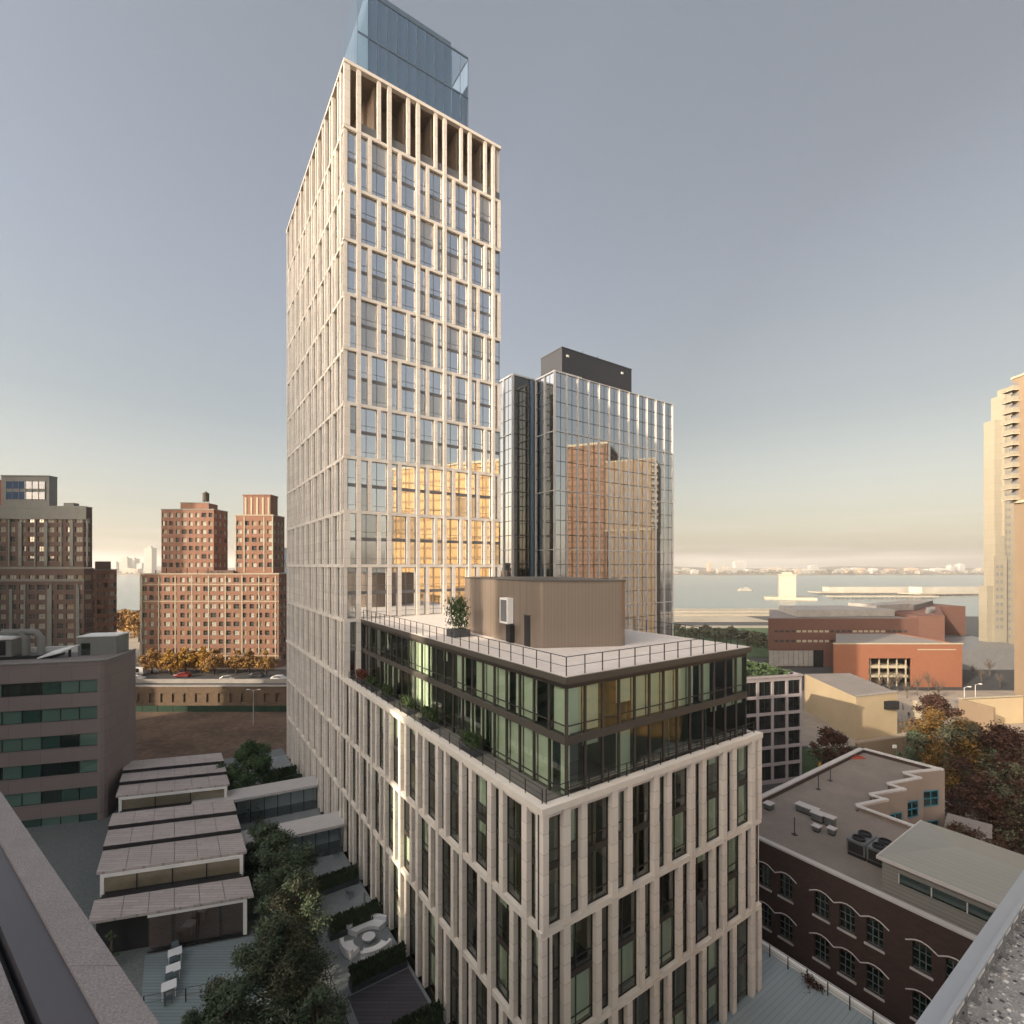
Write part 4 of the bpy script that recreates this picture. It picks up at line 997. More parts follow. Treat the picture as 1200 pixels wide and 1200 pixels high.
# timber deck in front, gravel bed beside it
c_ = [LP(-.5,-.5), LP(7.8,-.5), LP(7.8,-13), LP(-.5,-13)]
b = MB(); b.prism([(x+LO.x, y+LO.y) for x, y in c_], 5.95, 6.12, M['deck'], M['deck']); b.build('timber_deck', kind='structure')
railing('deck_railing', [Vector((LO.x+LP(-.3,-6.6)[0], LO.y+LP(-.3,-6.6)[1], 6.12)), Vector((LO.x+LP(7.6,-6.6)[0], LO.y+LP(7.6,-6.6)[1], 6.12))], 1.0, 1.3, 'thin dark railing across the blue grey timber deck', rails=2)
M['furn'] = mat('white_outdoor_furniture', (.68,.68,.70), .5, var=.03)
M['greyseat'] = mat('blue_grey_chair_shell', (.10,.13,.15), .6)
def table(p, rz, lab, m, w=1.0, grp='white tables on the timber deck'):
    t = thing('outdoor_table', lab, 'table', p, rz, grp)
    MB().box(-w/2, w/2, -w/2, w/2, .70, .75, m).build('tabletop', t, bevel=.01)
    for x in (-1, 1):
        for y in (-1, 1): MB().box(x*w*.42-.03, x*w*.42+.03, y*w*.42-.03, y*w*.42+.03, 0, .70, m).build('leg', t)
    return t
def chair(p, rz, lab, m, grp):
    t = thing('outdoor_chair', lab, 'chair', p, rz, grp)
    MB().box(-.24, .24, -.24, .24, .42, .47, m).build('seat', t, bevel=.01)
    MB().raw([(-.24,.2,.47),(.24,.2,.47),(.24,.32,.86),(-.24,.32,.86),(-.24,.24,.47),(.24,.24,.47),(.24,.36,.86),(-.24,.36,.86)], [(0,1,2,3),(7,6,5,4),(0,4,5,1),(1,5,6,2),(2,6,7,3),(3,7,4,0)], m).build('backrest', t)
    for x in (-1, 1):
        for y in (-1, 1): MB().tube([(x*.2,y*.2,.42),(x*.23,y*.23,0)], .018, m).build('leg', t)
    for x in (-1,1): MB().tube([(x*.24,-.2,.44),(x*.27,-.2,.64),(x*.27,.22,.66)], .018, m).build('armrest', t)
    return t
for i, (px, py, w_) in enumerate(((205,1126,'furthest'),(203,1145,'middle'),(198,1166,'nearest'))):
    q = G(px, py, 6.12); table(tuple(q), GRID, f'{w_} of the three square white tables on the blue grey deck', M['furn'], .95)
    for k, sgn in enumerate((-1, 1)):
        chair((q.x+sgn*.86*D1[0]*1, q.y+sgn*.86*D1[1], 6.12), GRID+(0 if sgn > 0 else math.pi), f'grey chair on the {"far" if sgn > 0 else "near"} side of the {w_} white deck table', M['greyseat'], 'chairs at the deck tables')
# glazed link corridors between the low building and the tower
M['link'] = glass('pale_blue_corridor_glass', (.82,.91,.93), .16)
for nm, v_, d_, lab, gl0 in (('a', 48.2, 3.0, 'further of the two flat-roofed glass corridors linking to the stone facade', 0), ('b', 36.2, 3.0, 'nearer of the two flat-roofed glass corridors linking to the stone facade', 0)):
    c = PW(0, v_, 5.98); Lk = 14.2 if nm == 'a' else 12.6
    t = thing('glass_corridor', lab, 'corridor', tuple(c), GRID+math.radians(-8), 'glass corridors in the courtyard')
    MB().box(-Lk, .0, -.3, d_, 3.0, 3.32, M['coping']).build('flat_roof', t)
    gp = []
    for i in range(9):
        if i in (4, 5) : pass
        a = -Lk+.2+i*(Lk-.4)/9; q = MB(); q.fquad((a,0,1,0,0,-1), .04, (Lk-.4)/9-.04, 0, .1, 3, M['link']); q.box(a-.04, a+.04, -.05, .05, 0, 3, M['dark']); gp.append(q)
    emit(t, 'glass_panel', gp)
    MB().box(-Lk, 0, d_-.3, d_-.2, 0, 3, M['white']).build('back_wall', t); MB().box(-Lk, 0, 0, d_, 0.02, .1, M['terr']).build('inner_floor', t)
# hedges across the terraces by the facade
def hedge(v, u0, u1, h, lab, w=.9):
    rn = random.Random(int(v*10)); t = thing('hedge', lab, 'hedge', tuple(PW(u0, v, 6.05)), GRID, 'dark hedges on the terraces')
    L = u1-u0; MB().box(0, L, -w/2, w/2, 0, .45, M['planter']).build('planter', t)
    b = MB(); b.box(.1, L-.1, -w/2+.12, w/2-.12, .45, h-.35, M['hedge'])
    for i in range(int(L*260)):
        x = rn.uniform(.02, L-.02); y = rn.uniform(-w/2, w/2); k = .5+.5*abs(math.sin(x*5.5)); z = rn.uniform(.5, h-.3+.3*k*(1-abs(y)*1.2))
        if abs(y) < w/2-.15 and z < h-.45: z = h-.4+rn.random()*.3*k
        s = rn.uniform(.05,.12); c = Vector((x,y,z)); u = Vector((rn.uniform(-1,1),rn.uniform(-1,1),rn.uniform(-.5,.5))).normalized()*s; vv = Vector((rn.uniform(-.4,.4),rn.uniform(-.4,.4),1)).normalized()*s*1.5
        b.raw([c-u-vv, c+u-vv, c+u*.3+vv, c-u*.3+vv], [(0,1,2,3)], M['hedge'])
    b.build('foliage', t)
for v, lab, u0 in ((11.2, 'dark clipped hedge nearest the camera beside the dark timber deck', -5.6), (17.6, 'dark clipped hedge behind the dark timber deck, in front of the white sofas', -4.7), (23.8, 'dark hedge on the terrace behind the white sofas', -4.7), (30.2, 'dark hedge on the terrace in front of the nearer glass corridor', -4.7), (56.5, 'dark hedge past the further glass corridor beside the round green tree', -4.2), (60.5, 'last dark hedge at the far end of the courtyard by the tower foot', -4.2)):
    hedge(v, u0, -.3, 1.75, lab)
MB().prism([tuple(PW(-5,11.8,0))[:2], tuple(PW(-.3,11.8,0))[:2], tuple(PW(-.3,17,0))[:2], tuple(PW(-5,17,0))[:2]][::1], 6.05, 6.1, M['ddeck']).build('dark_timber_deck', kind='structure')
railing('terrace_glass_rail', [PW(-5.9, -4, 6.05), PW(-5.9, 28, 6.05)], 1.0, 1.6, 'low glass balustrade along the outer edge of the courtyard terraces', rails=1, glassm=M['link'])
# curved white sofas and round table
def sofa(c, r, a0, a1, lab):
    t = thing('curved_sofa', lab, 'sofa', tuple(c), GRID, 'curved white sofas on the terrace'); b = MB(); bk = MB(); n = 12
    for bld, ri, ro, z0, z1 in ((b, r-.45, r+.35, .05, .42), (bk, r+.35, r+.6, .05, .78)):
        vs = []; fs = []
        for i in range(n+1):
            a = R(a0+(a1-a0)*i/n)
            for rr, z in ((ri,z0),(ro,z0),(ro,z1),(ri,z1)): vs.append((rr*math.cos(a), rr*math.sin(a), z))
        for i in range(n):
            for k in range(4): fs.append((i*4+k, i*4+(k+1)%4, i*4+4+(k+1)%4, i*4+4+k))
        fs += [(0,1,2,3), (n*4+3,n*4+2,n*4+1,n*4)]; bld.raw(vs, fs, M['furn'])
    b.build('seat', t, bevel=.05); bk.build('backrest', t, bevel=.05)
sc_ = G(432, 1103, 6.05)
sofa(sc_, 1.7, 25, 125, 'longer curved white sofa behind the round white table, furthest from the camera')
sofa(sc_, 1.7, 165, 215, 'short curved white sofa left of the round white table')
sofa(sc_, 1.7, 235, 305, 'curved white sofa in front of the round table, against the hedge')
t = thing('round_table', 'low round white table between the curved sofas', 'table', tuple(sc_)); MB().lathe([(.55,.38),(.55,.44)], (0,0,0), M['furn'], 20).build('tabletop', t); MB().lathe([(.25,0),(.12,.1),(.12,.38)], (0,0,0), M['furn'], 12).build('pedestal', t)
q = G(427, 1082, 6.05); t = thing('slim_post', 'tall slim pale post standing behind the white sofas', 'post', tuple(q)); MB().tube([(0,0,0),(0,0,2.8)], .09, M['greystone'], 8).build('pole', t); MB().lathe([(.3,0),(.3,.06)], (0,0,0), M['greystone'], 12).build('base', t)
for px, py, lab in ((375, 1003, 'left dark lounge chair in front of the nearer glass corridor'), (394, 1004, 'right dark lounge chair in front of the nearer glass corridor')):
    chair(tuple(G(px, py, 6.05)), 2.2, lab, M['greyseat'], 'dark lounge chairs by the corridor')
chair(tuple(G(410, 1052, 6.05)), 2.6, 'lone blue grey chair on the terrace between two hedges', M['greyseat'], None)
t = thing('low_table', 'small dark table beside the lounge chairs in front of the nearer corridor', 'table', tuple(G(367,1013,6.05))); MB().box(-.35,.35,-.35,.35,.36,.42,M['dark']).build('tabletop', t); MB().box(-.05,.05,-.05,.05,0,.36,M['dark']).build('pedestal', t)

# planters on the podium terrace
def planter(u, v, z, h, lab, m=None, w=1.9, wd=.7, name='planter_box'):
    rn = random.Random(int(v*7)); t = thing('potted_shrub', lab, 'planter', tuple(PW(u, v, z)), GRID, 'shrubs in planters on the podium')
    MB().box(-wd/2, wd/2, -w/2, w/2, 0, .6, M['planter']).build('planter_box', t, bevel=.02); b = MB(); m = m or M['shrub']
    for i in range(900):
        x, y = rn.gauss(0, wd*.28), rn.uniform(-w/2, w/2); z_ = .6+rn.random()**.7*(h-.6)*(.7+.3*abs(math.sin(y*6)))
        s = rn.uniform(.04,.11); c = Vector((x,y,z_)); uu = Vector((rn.uniform(-1,1),rn.uniform(-1,1),rn.uniform(-.5,.5))).normalized()*s; vv = Vector((rn.uniform(-.5,.5),rn.uniform(-.5,.5),1)).normalized()*s*1.6
        b.raw([c-uu-vv, c+uu-vv, c+vv], [(0,1,2)], m)
    b.build('foliage', t)
M['shrub'] = mat('evergreen_shrub_leaves', (.045,.07,.025), .8, var=.5, scale=4)
M['redshrub'] = mat('reddish_shrub_leaves', (.14,.05,.035), .8, var=.4, scale=4)
planter(1.25, 9.6, 25.02, 1.5, 'boxy evergreen shrub in a planter on the podium terrace, nearest the camera')
planter(1.25, 16.4, 25.02, 1.6, 'evergreen shrub in a planter on the podium terrace, second from the camera')
planter(1.25, 21.0, 25.02, 1.5, 'evergreen shrub in a planter at the middle of the podium terrace')
planter(1.25, 26.0, 25.02, 1.5, 'evergreen shrub in a planter on the podium terrace, fourth from the camera')
planter(1.25, 30.5, 25.02, 1.4, 'evergreen shrub in a planter on the podium terrace, near its far end')
planter(1.25, 33.8, 25.02, 1.6, 'reddish shrub in a planter on the podium terrace, right against the tower', M['redshrub'])
uv = toL(-4.4, 45.0)
planter(uv[0]-1.6, uv[1]-2.0, 31.97, 3.4, 'tall loose shrub in a dark planter beside the rooftop plant room', w=1.6, wd=1.5)
# ---------------------------------------------------------------- unseen blocks added behind the camera for their shade; reflected buildings at right
M['backwall'] = jointed('sun_blocker_masonry', (.30,.25,.21), (.12,.11,.10), 4, 3.2, .25, .85, .1)  # skin of the added shade blocks
M['goldwall'] = jointed('golden_office_stone', (.42,.25,.09), (.09,.05,.02), 3.4, 3.4, .42, .6, .1, off=0)
M['redtower'] = jointed('sunlit_brick_tower', (.20,.115,.07), (.03,.025,.02), 2.6, 2.9, .40, .8, .12, off=0)
def TQ(q, p): return (q*TY+p*TX, -q*TX+p*TY)      # q: across the sunlight, p: along it
def shade_block(q0, q1, p0, p1, h, label, m=None, name='sun_blocker', notch=None):  # an unseen block placed across the sunlight to cast shade
    t = thing(name, label, 'building', (*TQ((q0+q1)/2, p0), 0), math.atan2(-TX, TY))
    b = MB(); w = (q1-q0)/2; b.box(-w, w, 0, p1-p0, 0, h, m or M['backwall']); b.build('wall', t)
    b = MB(); b.box(-w-.3, -w+.6, -.3, p1-p0+.3, h, h+.8, M['concrete']); b.build('parapet', t)
    return t
shade_block(-153, -54.3, -150, -90, 137, 'broad unseen block added behind the camera to shade the stone tower')
shade_block(-54.2, -40.2, -150, -90, 73, 'narrow unseen shade block added left behind the camera, next to the broad one')
shade_block(-37.2, -35.2, -150, -90, 80.5, 'slim unseen shade block added behind the camera beside the sun gap')  # the gap left before this added block lets a strip of sun through
shade_block(-35.1, -32.7, -150, -90, 73, 'low slim unseen block added to let a sun stripe onto the plant room')  # added lower, so a sun stripe clears it to the plant room
shade_block(-32.6, -18, -150, -90, 80.5, 'square unseen shade block added behind the camera')
shade_block(-195, -164, -150, -90, 41, 'low wide unseen block added left behind the camera to shade the retaining wall')
shade_block(-17.9, 60, -150, -90, 87, 'wide unseen block added behind the camera to shade the school and trees')
shade_block(-245, -196, -150, -90, 100, 'unseen tower block added far left behind the camera to shade the apartment block')
def gridb(name, label, x, y, rz, w, d, h, m):
    t = thing(name, label, 'building', (x, y, 0), rz); b = MB(); b.box(0, w, 0, d, 0, h, m); b.build('wall', t)
    b = MB(); b.box(-.4, w+.4, -.4, d+.4, h, h+1, M['creamstone']); b.build('cornice', t); return t
gridb('golden_office_building', 'golden stone office block out of the picture to the right, seen in the tower glass', 90, -14, 0, 30, 43, 73, M['goldwall'])
gridb('brick_tower', 'brick tower out of the picture to the right, seen in the mirrored glass', 131, 80, 0, 40, 19, 94, M['redtower'])

# ---------------------------------------------------------------- roofs in the foreground
M['fgstone'] = mat('grey_coping_stone', (.20,.185,.19), .75, var=.1, scale=3, fine=40, bump=.05)
M['fgmetal'] = mat('dark_sheet_metal', (.085,.082,.095), .45, .4, var=.06)
zc4 = EYE-4.5
def L4(px, py, dz=0): q = G(px, py, zc4); return (q.x, q.y, zc4+dz)
fg = thing('terrace_parapet', 'large grey stone parapet with dark metal channel in the lower left corner', 'parapet', (0,0,0))
vd = Vector((-780, 580)).normalized()
def strip(px_in, px_out, z0, z1, m, a=0, b_=16, split=None):
    """a band of the parapet whose two edges pass through the bottom row of the photo at px_in and px_out"""
    p, q = Vector(L4(px_in, 1200)[:2]), Vector(L4(px_out, 1200)[:2])
    return MB().prism([tuple(p+vd*a), tuple(q+vd*a), tuple(q+vd*b_), tuple(p+vd*b_)][::-1], z0, z1, m)
p1 = Vector(G(205, 1017, zc4)[:2])   # joint
jt = 1.18
strip(120, 187, zc4-.5, zc4, M['fgstone'], -3, jt).build('coping_stone', fg, bevel=.012); strip(120, 187, zc4-.5, zc4, M['fgstone'], jt+.015, 16).build('coping_stone', fg, bevel=.012)
strip(52, 119.5, zc4-.6, zc4-.05, M['fgmetal'], -3, 16).build('metal_channel', fg); strip(35, 51.5, zc4-.7, zc4-.35, M['dark'], -3, 16).build('gutter', fg); strip(-160, 34.5, zc4-.7, zc4-.12, M['fgstone'], -3, 16).build('inner_coping', fg)
strip(-160, 181, 0, zc4-.71, M['concrete'], -3, 14).build('building_wall', fg)
M['pebl'] = mat('pale_pebbles', (.55,.54,.52), .9); M['pebd'] = mat('dark_pebbles', (.06,.06,.065), .9)
M['ballast'] = mat('speckled_roof_gravel', (.27,.265,.26), .95, var=.15, scale=2, fine=38)
zr6 = EYE-6.0
def R6(px, py): q = G(px, py, zr6); return Vector((q.x, q.y))
e0, e1 = R6(1081, 1200), R6(1200, 1027)
ed = Vector(D2); nrm = Vector((D2[1], -D2[0]))
o6 = e0-ed*3
gr_ = thing('gravel_roof', 'speckled gravel roof with pale edge in the lower right corner', 'roof', (o6.x, o6.y, 0), GRID)
MB().box(0, 30, -12, -.12, 0, zr6-.35, M['concrete']).build('building_wall', gr_)
b = MB(); b.raw([(0,-12,zr6-.34),(30,-12,zr6-.34),(30,-.12,zr6-.34),(0,-.12,zr6-.34)], [(0,1,2,3)], M['ballast'])
rn = random.Random(5)
for i in range(9000):
    x, y = rn.uniform(1, 11), -.14-rn.random()**1.3*4.5; s = rn.uniform(.012,.032)
    b.raw([(x-s,y-s*.8,zr6-.34),(x+s,y-s,zr6-.34),(x+s*.8,y+s,zr6-.34),(x-s,y+s,zr6-.34),(x,y,zr6-.34+s*.9)], [(0,1,4),(1,2,4),(2,3,4),(3,0,4)], M['ballast'] if i%3 else (M['pebl'] if i%2 else M['pebd']))
b.build('gravel_bed', gr_)
b = MB(); b.box(0, 30, -.12, .02, 0, zr6-.02, M['white']); b.build('parapet_wall', gr_)
M['alu'] = mat('pale_aluminium', (.42,.44,.46), .4, .5, var=.05)
MB().box(0, 30, -.14, .05, zr6-.02, zr6+.01, M['alu']).build('coping', gr_)
rl_ = thing('metal_railing', 'pale metal railing along the edge of the speckled gravel roof', 'railing', (o6.x, o6.y, zr6-.3), GRID)
ps = [MB().box(i*.5, i*.5+.03, -.21, -.18, -.03, .38, M['tspan']).box(i*.5-.03, i*.5+.06, -.24, -.15, -.03, -.01, M['tspan']) for i in range(40)]
emit(rl_, 'post', ps); MB().box(0, 20, -.225, -.165, .38, .42, M['alu']).build('top_rail', rl_); MB().box(0, 20, -.205, -.185, .2, .22, M['tspan']).build('rail', rl_)

# ---------------------------------------------------------------- retaining wall, verge, road and lamps on the left
M['rwall'] = jointed('weathered_wall_brick', (.13,.088,.058), (.1,.075,.05), .5, .2, .02, .9, .25)
rw = thing('retaining_wall', 'long brick retaining wall with arched recesses behind the brown playing field', 'wall', (-230, 133.3, 0))
b = MB(); xs = [(2+i*3.1, 3.6+i*3.1) for i in range(60)]
lattice(b, (0,.6,1,0,0,-1), xs, [(1.2,3.6)], 0, 190, 0, 5.4, 0, .6, M['rwall']); b.box(0, 190, .3, .9, 0, 5.4, M['rwall']); b.build('brick_wall', rw)
b = MB(); b.box(-.1, 190, -.15, 1.1, 5.4, 5.7, M['concrete']); b.build('coping', rw)
b = MB(); b.box(-60, 130, 0, .5, 0, 1.1, M['concrete']); b.build('traffic_barrier', None, (-170, 139.5, 4.9), 'low pale barrier wall along the far side of the riverside road', 'barrier')
M['turf'] = mat('green_windscreen_mesh', (.018,.045,.028), .9, var=.2)
fn = thing('sports_fence', 'low dark green fence along the foot of the brick retaining wall', 'fence', (-200, 128.4, .1))
MB().box(0, 160, 0, .05, 0, 1.6, M['turf']).build('mesh_panel', fn); emit(fn, 'post', [MB().box(i*4, i*4+.1, -.06, 0, 0, 1.8, M['rail']) for i in range(41)])
def lamp(p, h, lab, arms=2, grp=None):
    t = thing('street_lamp', lab, 'street lamp', tuple(p), 0, grp); MB().tube([(0,0,0),(0,0,h)], .12, M['coping'], 8, .07).build('pole', t)
    for s in ((-1,1) if arms == 2 else (1,)):
        MB().tube([(0,0,h-.1),(s*.7,0,h+.15),(s*1.3,0,h+.2)], .05, M['coping']).build('arm', t); MB().box(s*1.3-.35, s*1.3+.35, -.15, .15, h+.1, h+.28, M['white']).build('lamp_head', t)
lamp((P(297, 0, 118).x, 118, .12), 8.2, 'tall pale double-armed lamp post on the edge of the brown field')
M['carw'] = mat('white_car_paint', (.55,.55,.55), .3, spec=.8); M['cark'] = mat('dark_car_paint', (.03,.032,.04), .25, spec=.8); M['carr'] = mat('dark_red_car_paint', (.2,.02,.02), .25, spec=.8); M['cars'] = mat('silver_car_paint', (.32,.33,.34), .3, .5)
def car(p, rz, m, lab, grp, van=False):
    t = thing('parked_car' if not van else 'delivery_van', lab, 'car' if not van else 'van', tuple(p), rz, grp)
    h = 1.45 if not van else 2.3
    prof = [(-2.2,.35),(-2.25,.8),(-1.3,.95),(-.7,h),(1.2,h),(1.9,.95 if not van else h-.1),(2.2,.85),(2.2,.35)] if not van else [(-2.6,.4),(-2.65,1.1),(-1.9,1.3),(-1.4,h),(2.5,h),(2.6,.4)]
    b = MB(); n = len(prof); b.raw([(x,-.85,z) for x,z in prof]+[(x,.85,z) for x,z in prof], [(i,(i+1)%n,n+(i+1)%n,n+i)[::-1] for i in range(n)]+[tuple(range(n)), tuple(range(n,2*n))[::-1]], m); b.build('body', t, bevel=.06)
    for y in (-.87, .87): MB().box(-.75, 1.35, min(y,y*.98), max(y,y*.98), .98, h-.12, M['latg']).build('side_window', t)
    for x in (-1.4, 1.4):
        for y in (-.8, .8):
            q = MB(); q.tube([(x,y-.1,.34),(x,y+.1,.34)], .34, M['dark'], 12); q.build('wheel', t)
rn = random.Random(12)
cols = [('white','carw'),('dark grey','cark'),('silver','cars'),('dark red','carr')]
for i, px in enumerate((160, 214, 268, 300, 327)):
    Y = 143+(i%2)*4; nm, mk = cols[(i*7)%4]
    car((P(px,0,Y).x, Y, 4.9), 0 if i%2 else math.pi, M[mk], f'{nm} car on the riverside road below the brick apartment complex, {["first","second","third","fourth","fifth"][i]} from the left', 'cars on the riverside road')
car((P(160,0,150).x, 150, 4.9), 0, M['carw'], 'white van by the road at the foot of the narrow brick block', None, True)

# ---------------------------------------------------------------- trees
def leafmat(name, col, col2=None): return mat(name, col, .75, var=.35, scale=.9, col2=col2, spec=.25, fine=5)
M['lgreen'] = leafmat('dark_green_leaves', (.052,.082,.05), (.095,.125,.075)); M['lmix'] = leafmat('green_turning_brown_leaves', (.052,.068,.042), (.10,.095,.06))
M['lgold'] = leafmat('golden_leaves', (.36,.19,.03), (.45,.27,.06)); M['lred'] = leafmat('rust_red_leaves', (.032,.017,.014), (.062,.03,.02)); M['lorange'] = leafmat('orange_olive_leaves', (.085,.06,.018), (.17,.09,.025))
M['lbush'] = leafmat('fresh_green_leaves', (.045,.085,.04), (.075,.12,.055)); M['ltan'] = leafmat('tan_seed_heads', (.24,.17,.10), (.36,.27,.18)); M['lamber'] = leafmat('amber_leaves', (.27,.14,.04), (.36,.22,.08))
def tree_mesh(name, h, r, n, m, seed, leaf=.16, m2=None, low=.25, lean=0, twig=6, stuffy=.85):
    """returns [(part, MB)] for a trunk with limbs and a ragged leafy crown of clumps"""
    rn = random.Random(seed); tr_ = MB(); cr_ = MB()
    top = Vector((lean, 0, h*.8)); tr_.tube([(0,0,0),(lean*.3,.05*h*rn.uniform(-1,1)*.3,h*.35),tuple(top)], h*.03+.05, M['bark'], 8, .04)
    clumps = []
    k = max(10, int(18*(r/3)**.6*2))
    for i in range(k):
        a = rn.uniform(0, 6.283); t = rn.random(); z = h*(low+(1-low)*(t*.92+.02)); env = math.sin(math.pi*min(1, (.16+t*.84))**.85)**.6
        rr = r*env*rn.random()**.45*rn.uniform(.7,1.08); c = Vector((math.cos(a)*rr+lean*t, math.sin(a)*rr, z)); s = r*rn.uniform(.2,.4)*(1.1-.4*t)
        clumps.append((c, s)); st = Vector((lean*.5*t, 0, h*(.25+.45*t)))
        if i < k*.6: tr_.tube([tuple(st), tuple((st+c)/2+Vector((0,0,-.05*h))), tuple(c)], h*.009+.015, M['bark'], 5, .012)
    per = n//len(clumps)
    vs = []; fs = []; mi = []
    for c, s in clumps:
        use2 = m2 is not None and rn.random() < .4
        for j in range(per):
            d = Vector((rn.gauss(0,1), rn.gauss(0,1), rn.gauss(0,.8))).normalized(); rad = s*(rn.random()**.45)*rn.uniform(.6,1.25)
            p = c+d*rad; L = leaf*rn.uniform(.55,1.25)
            u = Vector((rn.uniform(-1,1), rn.uniform(-1,1), rn.uniform(-.7,.7))).normalized(); w = u.cross(d+Vector((rn.uniform(-.5,.5),)*3)).normalized()
            b0 = len(vs); vs += [tuple(p-u*L), tuple(p+w*L*.5), tuple(p+u*L), tuple(p-w*L*.5)]; fs.append((b0,b0+1,b0+2,b0+3)); mi.append(1 if (use2 or (m2 is not None and rn.random() < .12)) else 0)
    cr_.v = vs; cr_.f = fs; cr_.mats = [m]+([m2] if m2 else []); cr_.m = mi
    return tr_, cr_
def tree(name, label, cat, p, h, r, n, m, seed, group=None, rz=0, **k):
    t = thing(name, label, cat, tuple(p), rz, group); a, c = tree_mesh(name, h, r, n, m, seed, **k); a.smooth = True; a.build('trunk', t); c.build('crown', t); return t
CZ = 5.97
def TP(px, Y, z): q = P(px, 0, Y); return (q.x, Y, z)
gA = 'trees in the courtyard'
tree('courtyard_tree', 'dark green round tree at the far end of the courtyard beside the plank roofs', 'tree', TP(291, 69, CZ), 7.6, 3.6, 22000, M['lbush'], 31, gA, leaf=.17, low=.12)
tree('courtyard_tree', 'dark leafy courtyard tree in front of the nearer glass corridor', 'tree', TP(325, 45.5, CZ), 7.6, 3.3, 22000, M['lgreen'], 32, gA, leaf=.12, low=.15)
tree('courtyard_tree', 'dark leafy courtyard tree in the middle of the row beside the white sofas', 'tree', TP(345, 38.5, CZ), 8.2, 3.4, 26000, M['lgreen'], 33, gA, leaf=.11, low=.12, m2=M['lmix'])
tree('courtyard_tree', 'broad courtyard tree with browning leaves near the bottom edge', 'tree', TP(322, 32.5, CZ), 8.8, 3.6, 34000, M['lgreen'], 34, gA, leaf=.10, low=.1, m2=M['lmix'])
tree('courtyard_tree', 'green courtyard tree at the bottom edge closest to the timber deck', 'tree', TP(262, 30, CZ), 7.0, 2.6, 22000, M['lgreen'], 35, gA, leaf=.095, low=.1)
tree('courtyard_tree', 'dense courtyard tree at the bottom edge right of the browning one', 'tree', TP(372, 29.5, CZ), 7.2, 2.2, 16000, M['lgreen'], 36, gA, leaf=.095, low=.1)
tree('courtyard_tree', 'small pale brown feathery tree at the bottom edge by the glass balustrade', 'tree', TP(404, 30, CZ), 4.4, .95, 4500, M['ltan'], 37, gA, leaf=.07, low=.3, m2=M['lmix'])
tree('courtyard_tree', 'dark courtyard tree right behind the plank-roofed building corner', 'tree', TP(312, 51, CZ), 6.4, 2.5, 12000, M['lgreen'], 38, gA, leaf=.12, low=.1)
tree('slender_plant', 'slender pale green plant by the dark wall of the plank-roofed building', 'plant', TP(131, 39.5, CZ), 3.4, .5, 1200, M['lbush'], 39, leaf=.07, low=.1)
b = MB(); rn = random.Random(44)
for i in range(5000):
    v = rn.uniform(-4, 58); u = -6.6-rn.random()*3.5*(.6+.4*math.sin(v)); h = rn.random()**2*(.5+.9*max(0, math.sin(v*.9)+.3)); p = PW(u, v, 5.97+h); s = rn.uniform(.05,.13)
    a = Vector((rn.uniform(-1,1),rn.uniform(-1,1),rn.uniform(-.4,.4))).normalized()*s; c = Vector((rn.uniform(-1,1),rn.uniform(-1,1),rn.uniform(-.2,1))).normalized()*s
    b.raw([p-a-c, p+a-c, p+a+c], [(0,1,2)], M['lgreen'])
b.build('low_ground_cover', kind='stuff')
# gold street trees below the brick complex
gG = 'golden street trees'
base = tree('street_tree', 'golden street tree, leftmost of the row below the brick apartment complex', 'tree', TP(178, 152, 4.9), 7.5, 3.4, 2600, M['lamber'], 51, gG, leaf=.34, low=.2)
for i, (px, s, lb) in enumerate(((200,1.0,'second from the left in the row'),(217,1.05,'third from the left in the row'),(236,1.05,'fourth from the left in the row'),(251,1.0,'fifth from the left in the row'),(277,.95,'sixth from the left in the row'),(292,.9,'seventh from the left in the row'),(312,.95,'eighth in the row, next to the stone tower'))):
    if i in (0, 3): src = tree('street_tree', 'x', 'tree', TP(px, 151+i%3, 4.9), 7.6, 3.4, 2600, (M['lgold'] if i == 0 else M['lamber']), 60+i, gG, leaf=.34, low=.2); src['label'] = f'golden street tree below the brick complex, {lb}'
    else: copy_tree(src, TP(px, 151+(i%3), 4.9), i*1.3, f'golden street tree below the brick complex, {lb}', s)
gR = 'amber trees by the river'
for i, (px, Y, h) in enumerate(((136,225,13),(147,235,14),(157,228,12),(163,215,10))):
    if i == 0: src = tree('riverside_tree', 'x', 'tree', TP(px, Y, 4.9), h, 5.5, 2600, M['lamber'], 71, gR, leaf=.5, low=.2)
    else: src = copy_tree(src, TP(px, Y, 4.9), i*1.7)
    src['label'] = f'amber riverside tree in the gap between brick blocks, {["leftmost","second from the left","third from the left","rightmost and darkest"][i]}'
# trees right
gT = 'autumn trees around the school'
tree('autumn_tree', 'big round olive and orange tree, the brightest beyond the school', 'tree', TP(1112, 82, 0), 15.0, 6.2, 16000, M['lorange'], 81, gT, leaf=.24, low=.12, m2=M['lmix'])
tree('autumn_tree', 'large rust red tree right of the olive orange one', 'tree', TP(1172, 76, 0), 13.5, 6.4, 15000, M['lred'], 82, gT, leaf=.23, low=.1)
tree('autumn_tree', 'dark rust tree at the right edge beyond the metal-roofed hall', 'tree', TP(1193, 66, 0), 11.5, 5.4, 12000, M['lred'], 83, gT, leaf=.2, low=.1, m2=M['lmix'])
tree('autumn_tree', 'dark red tree between the school corner and the rust red trees', 'tree', TP(1140, 67, 0), 10.0, 4.8, 11000, M['lred'], 84, gT, leaf=.2, low=.1)
tree('autumn_tree', 'low dark tree hugging the right side of the school beyond the metal hall', 'tree', TP(1165, 52, 0), 9.0, 4.6, 11000, M['lred'], 94, gT, leaf=.17, low=.1, m2=M['lgreen'])
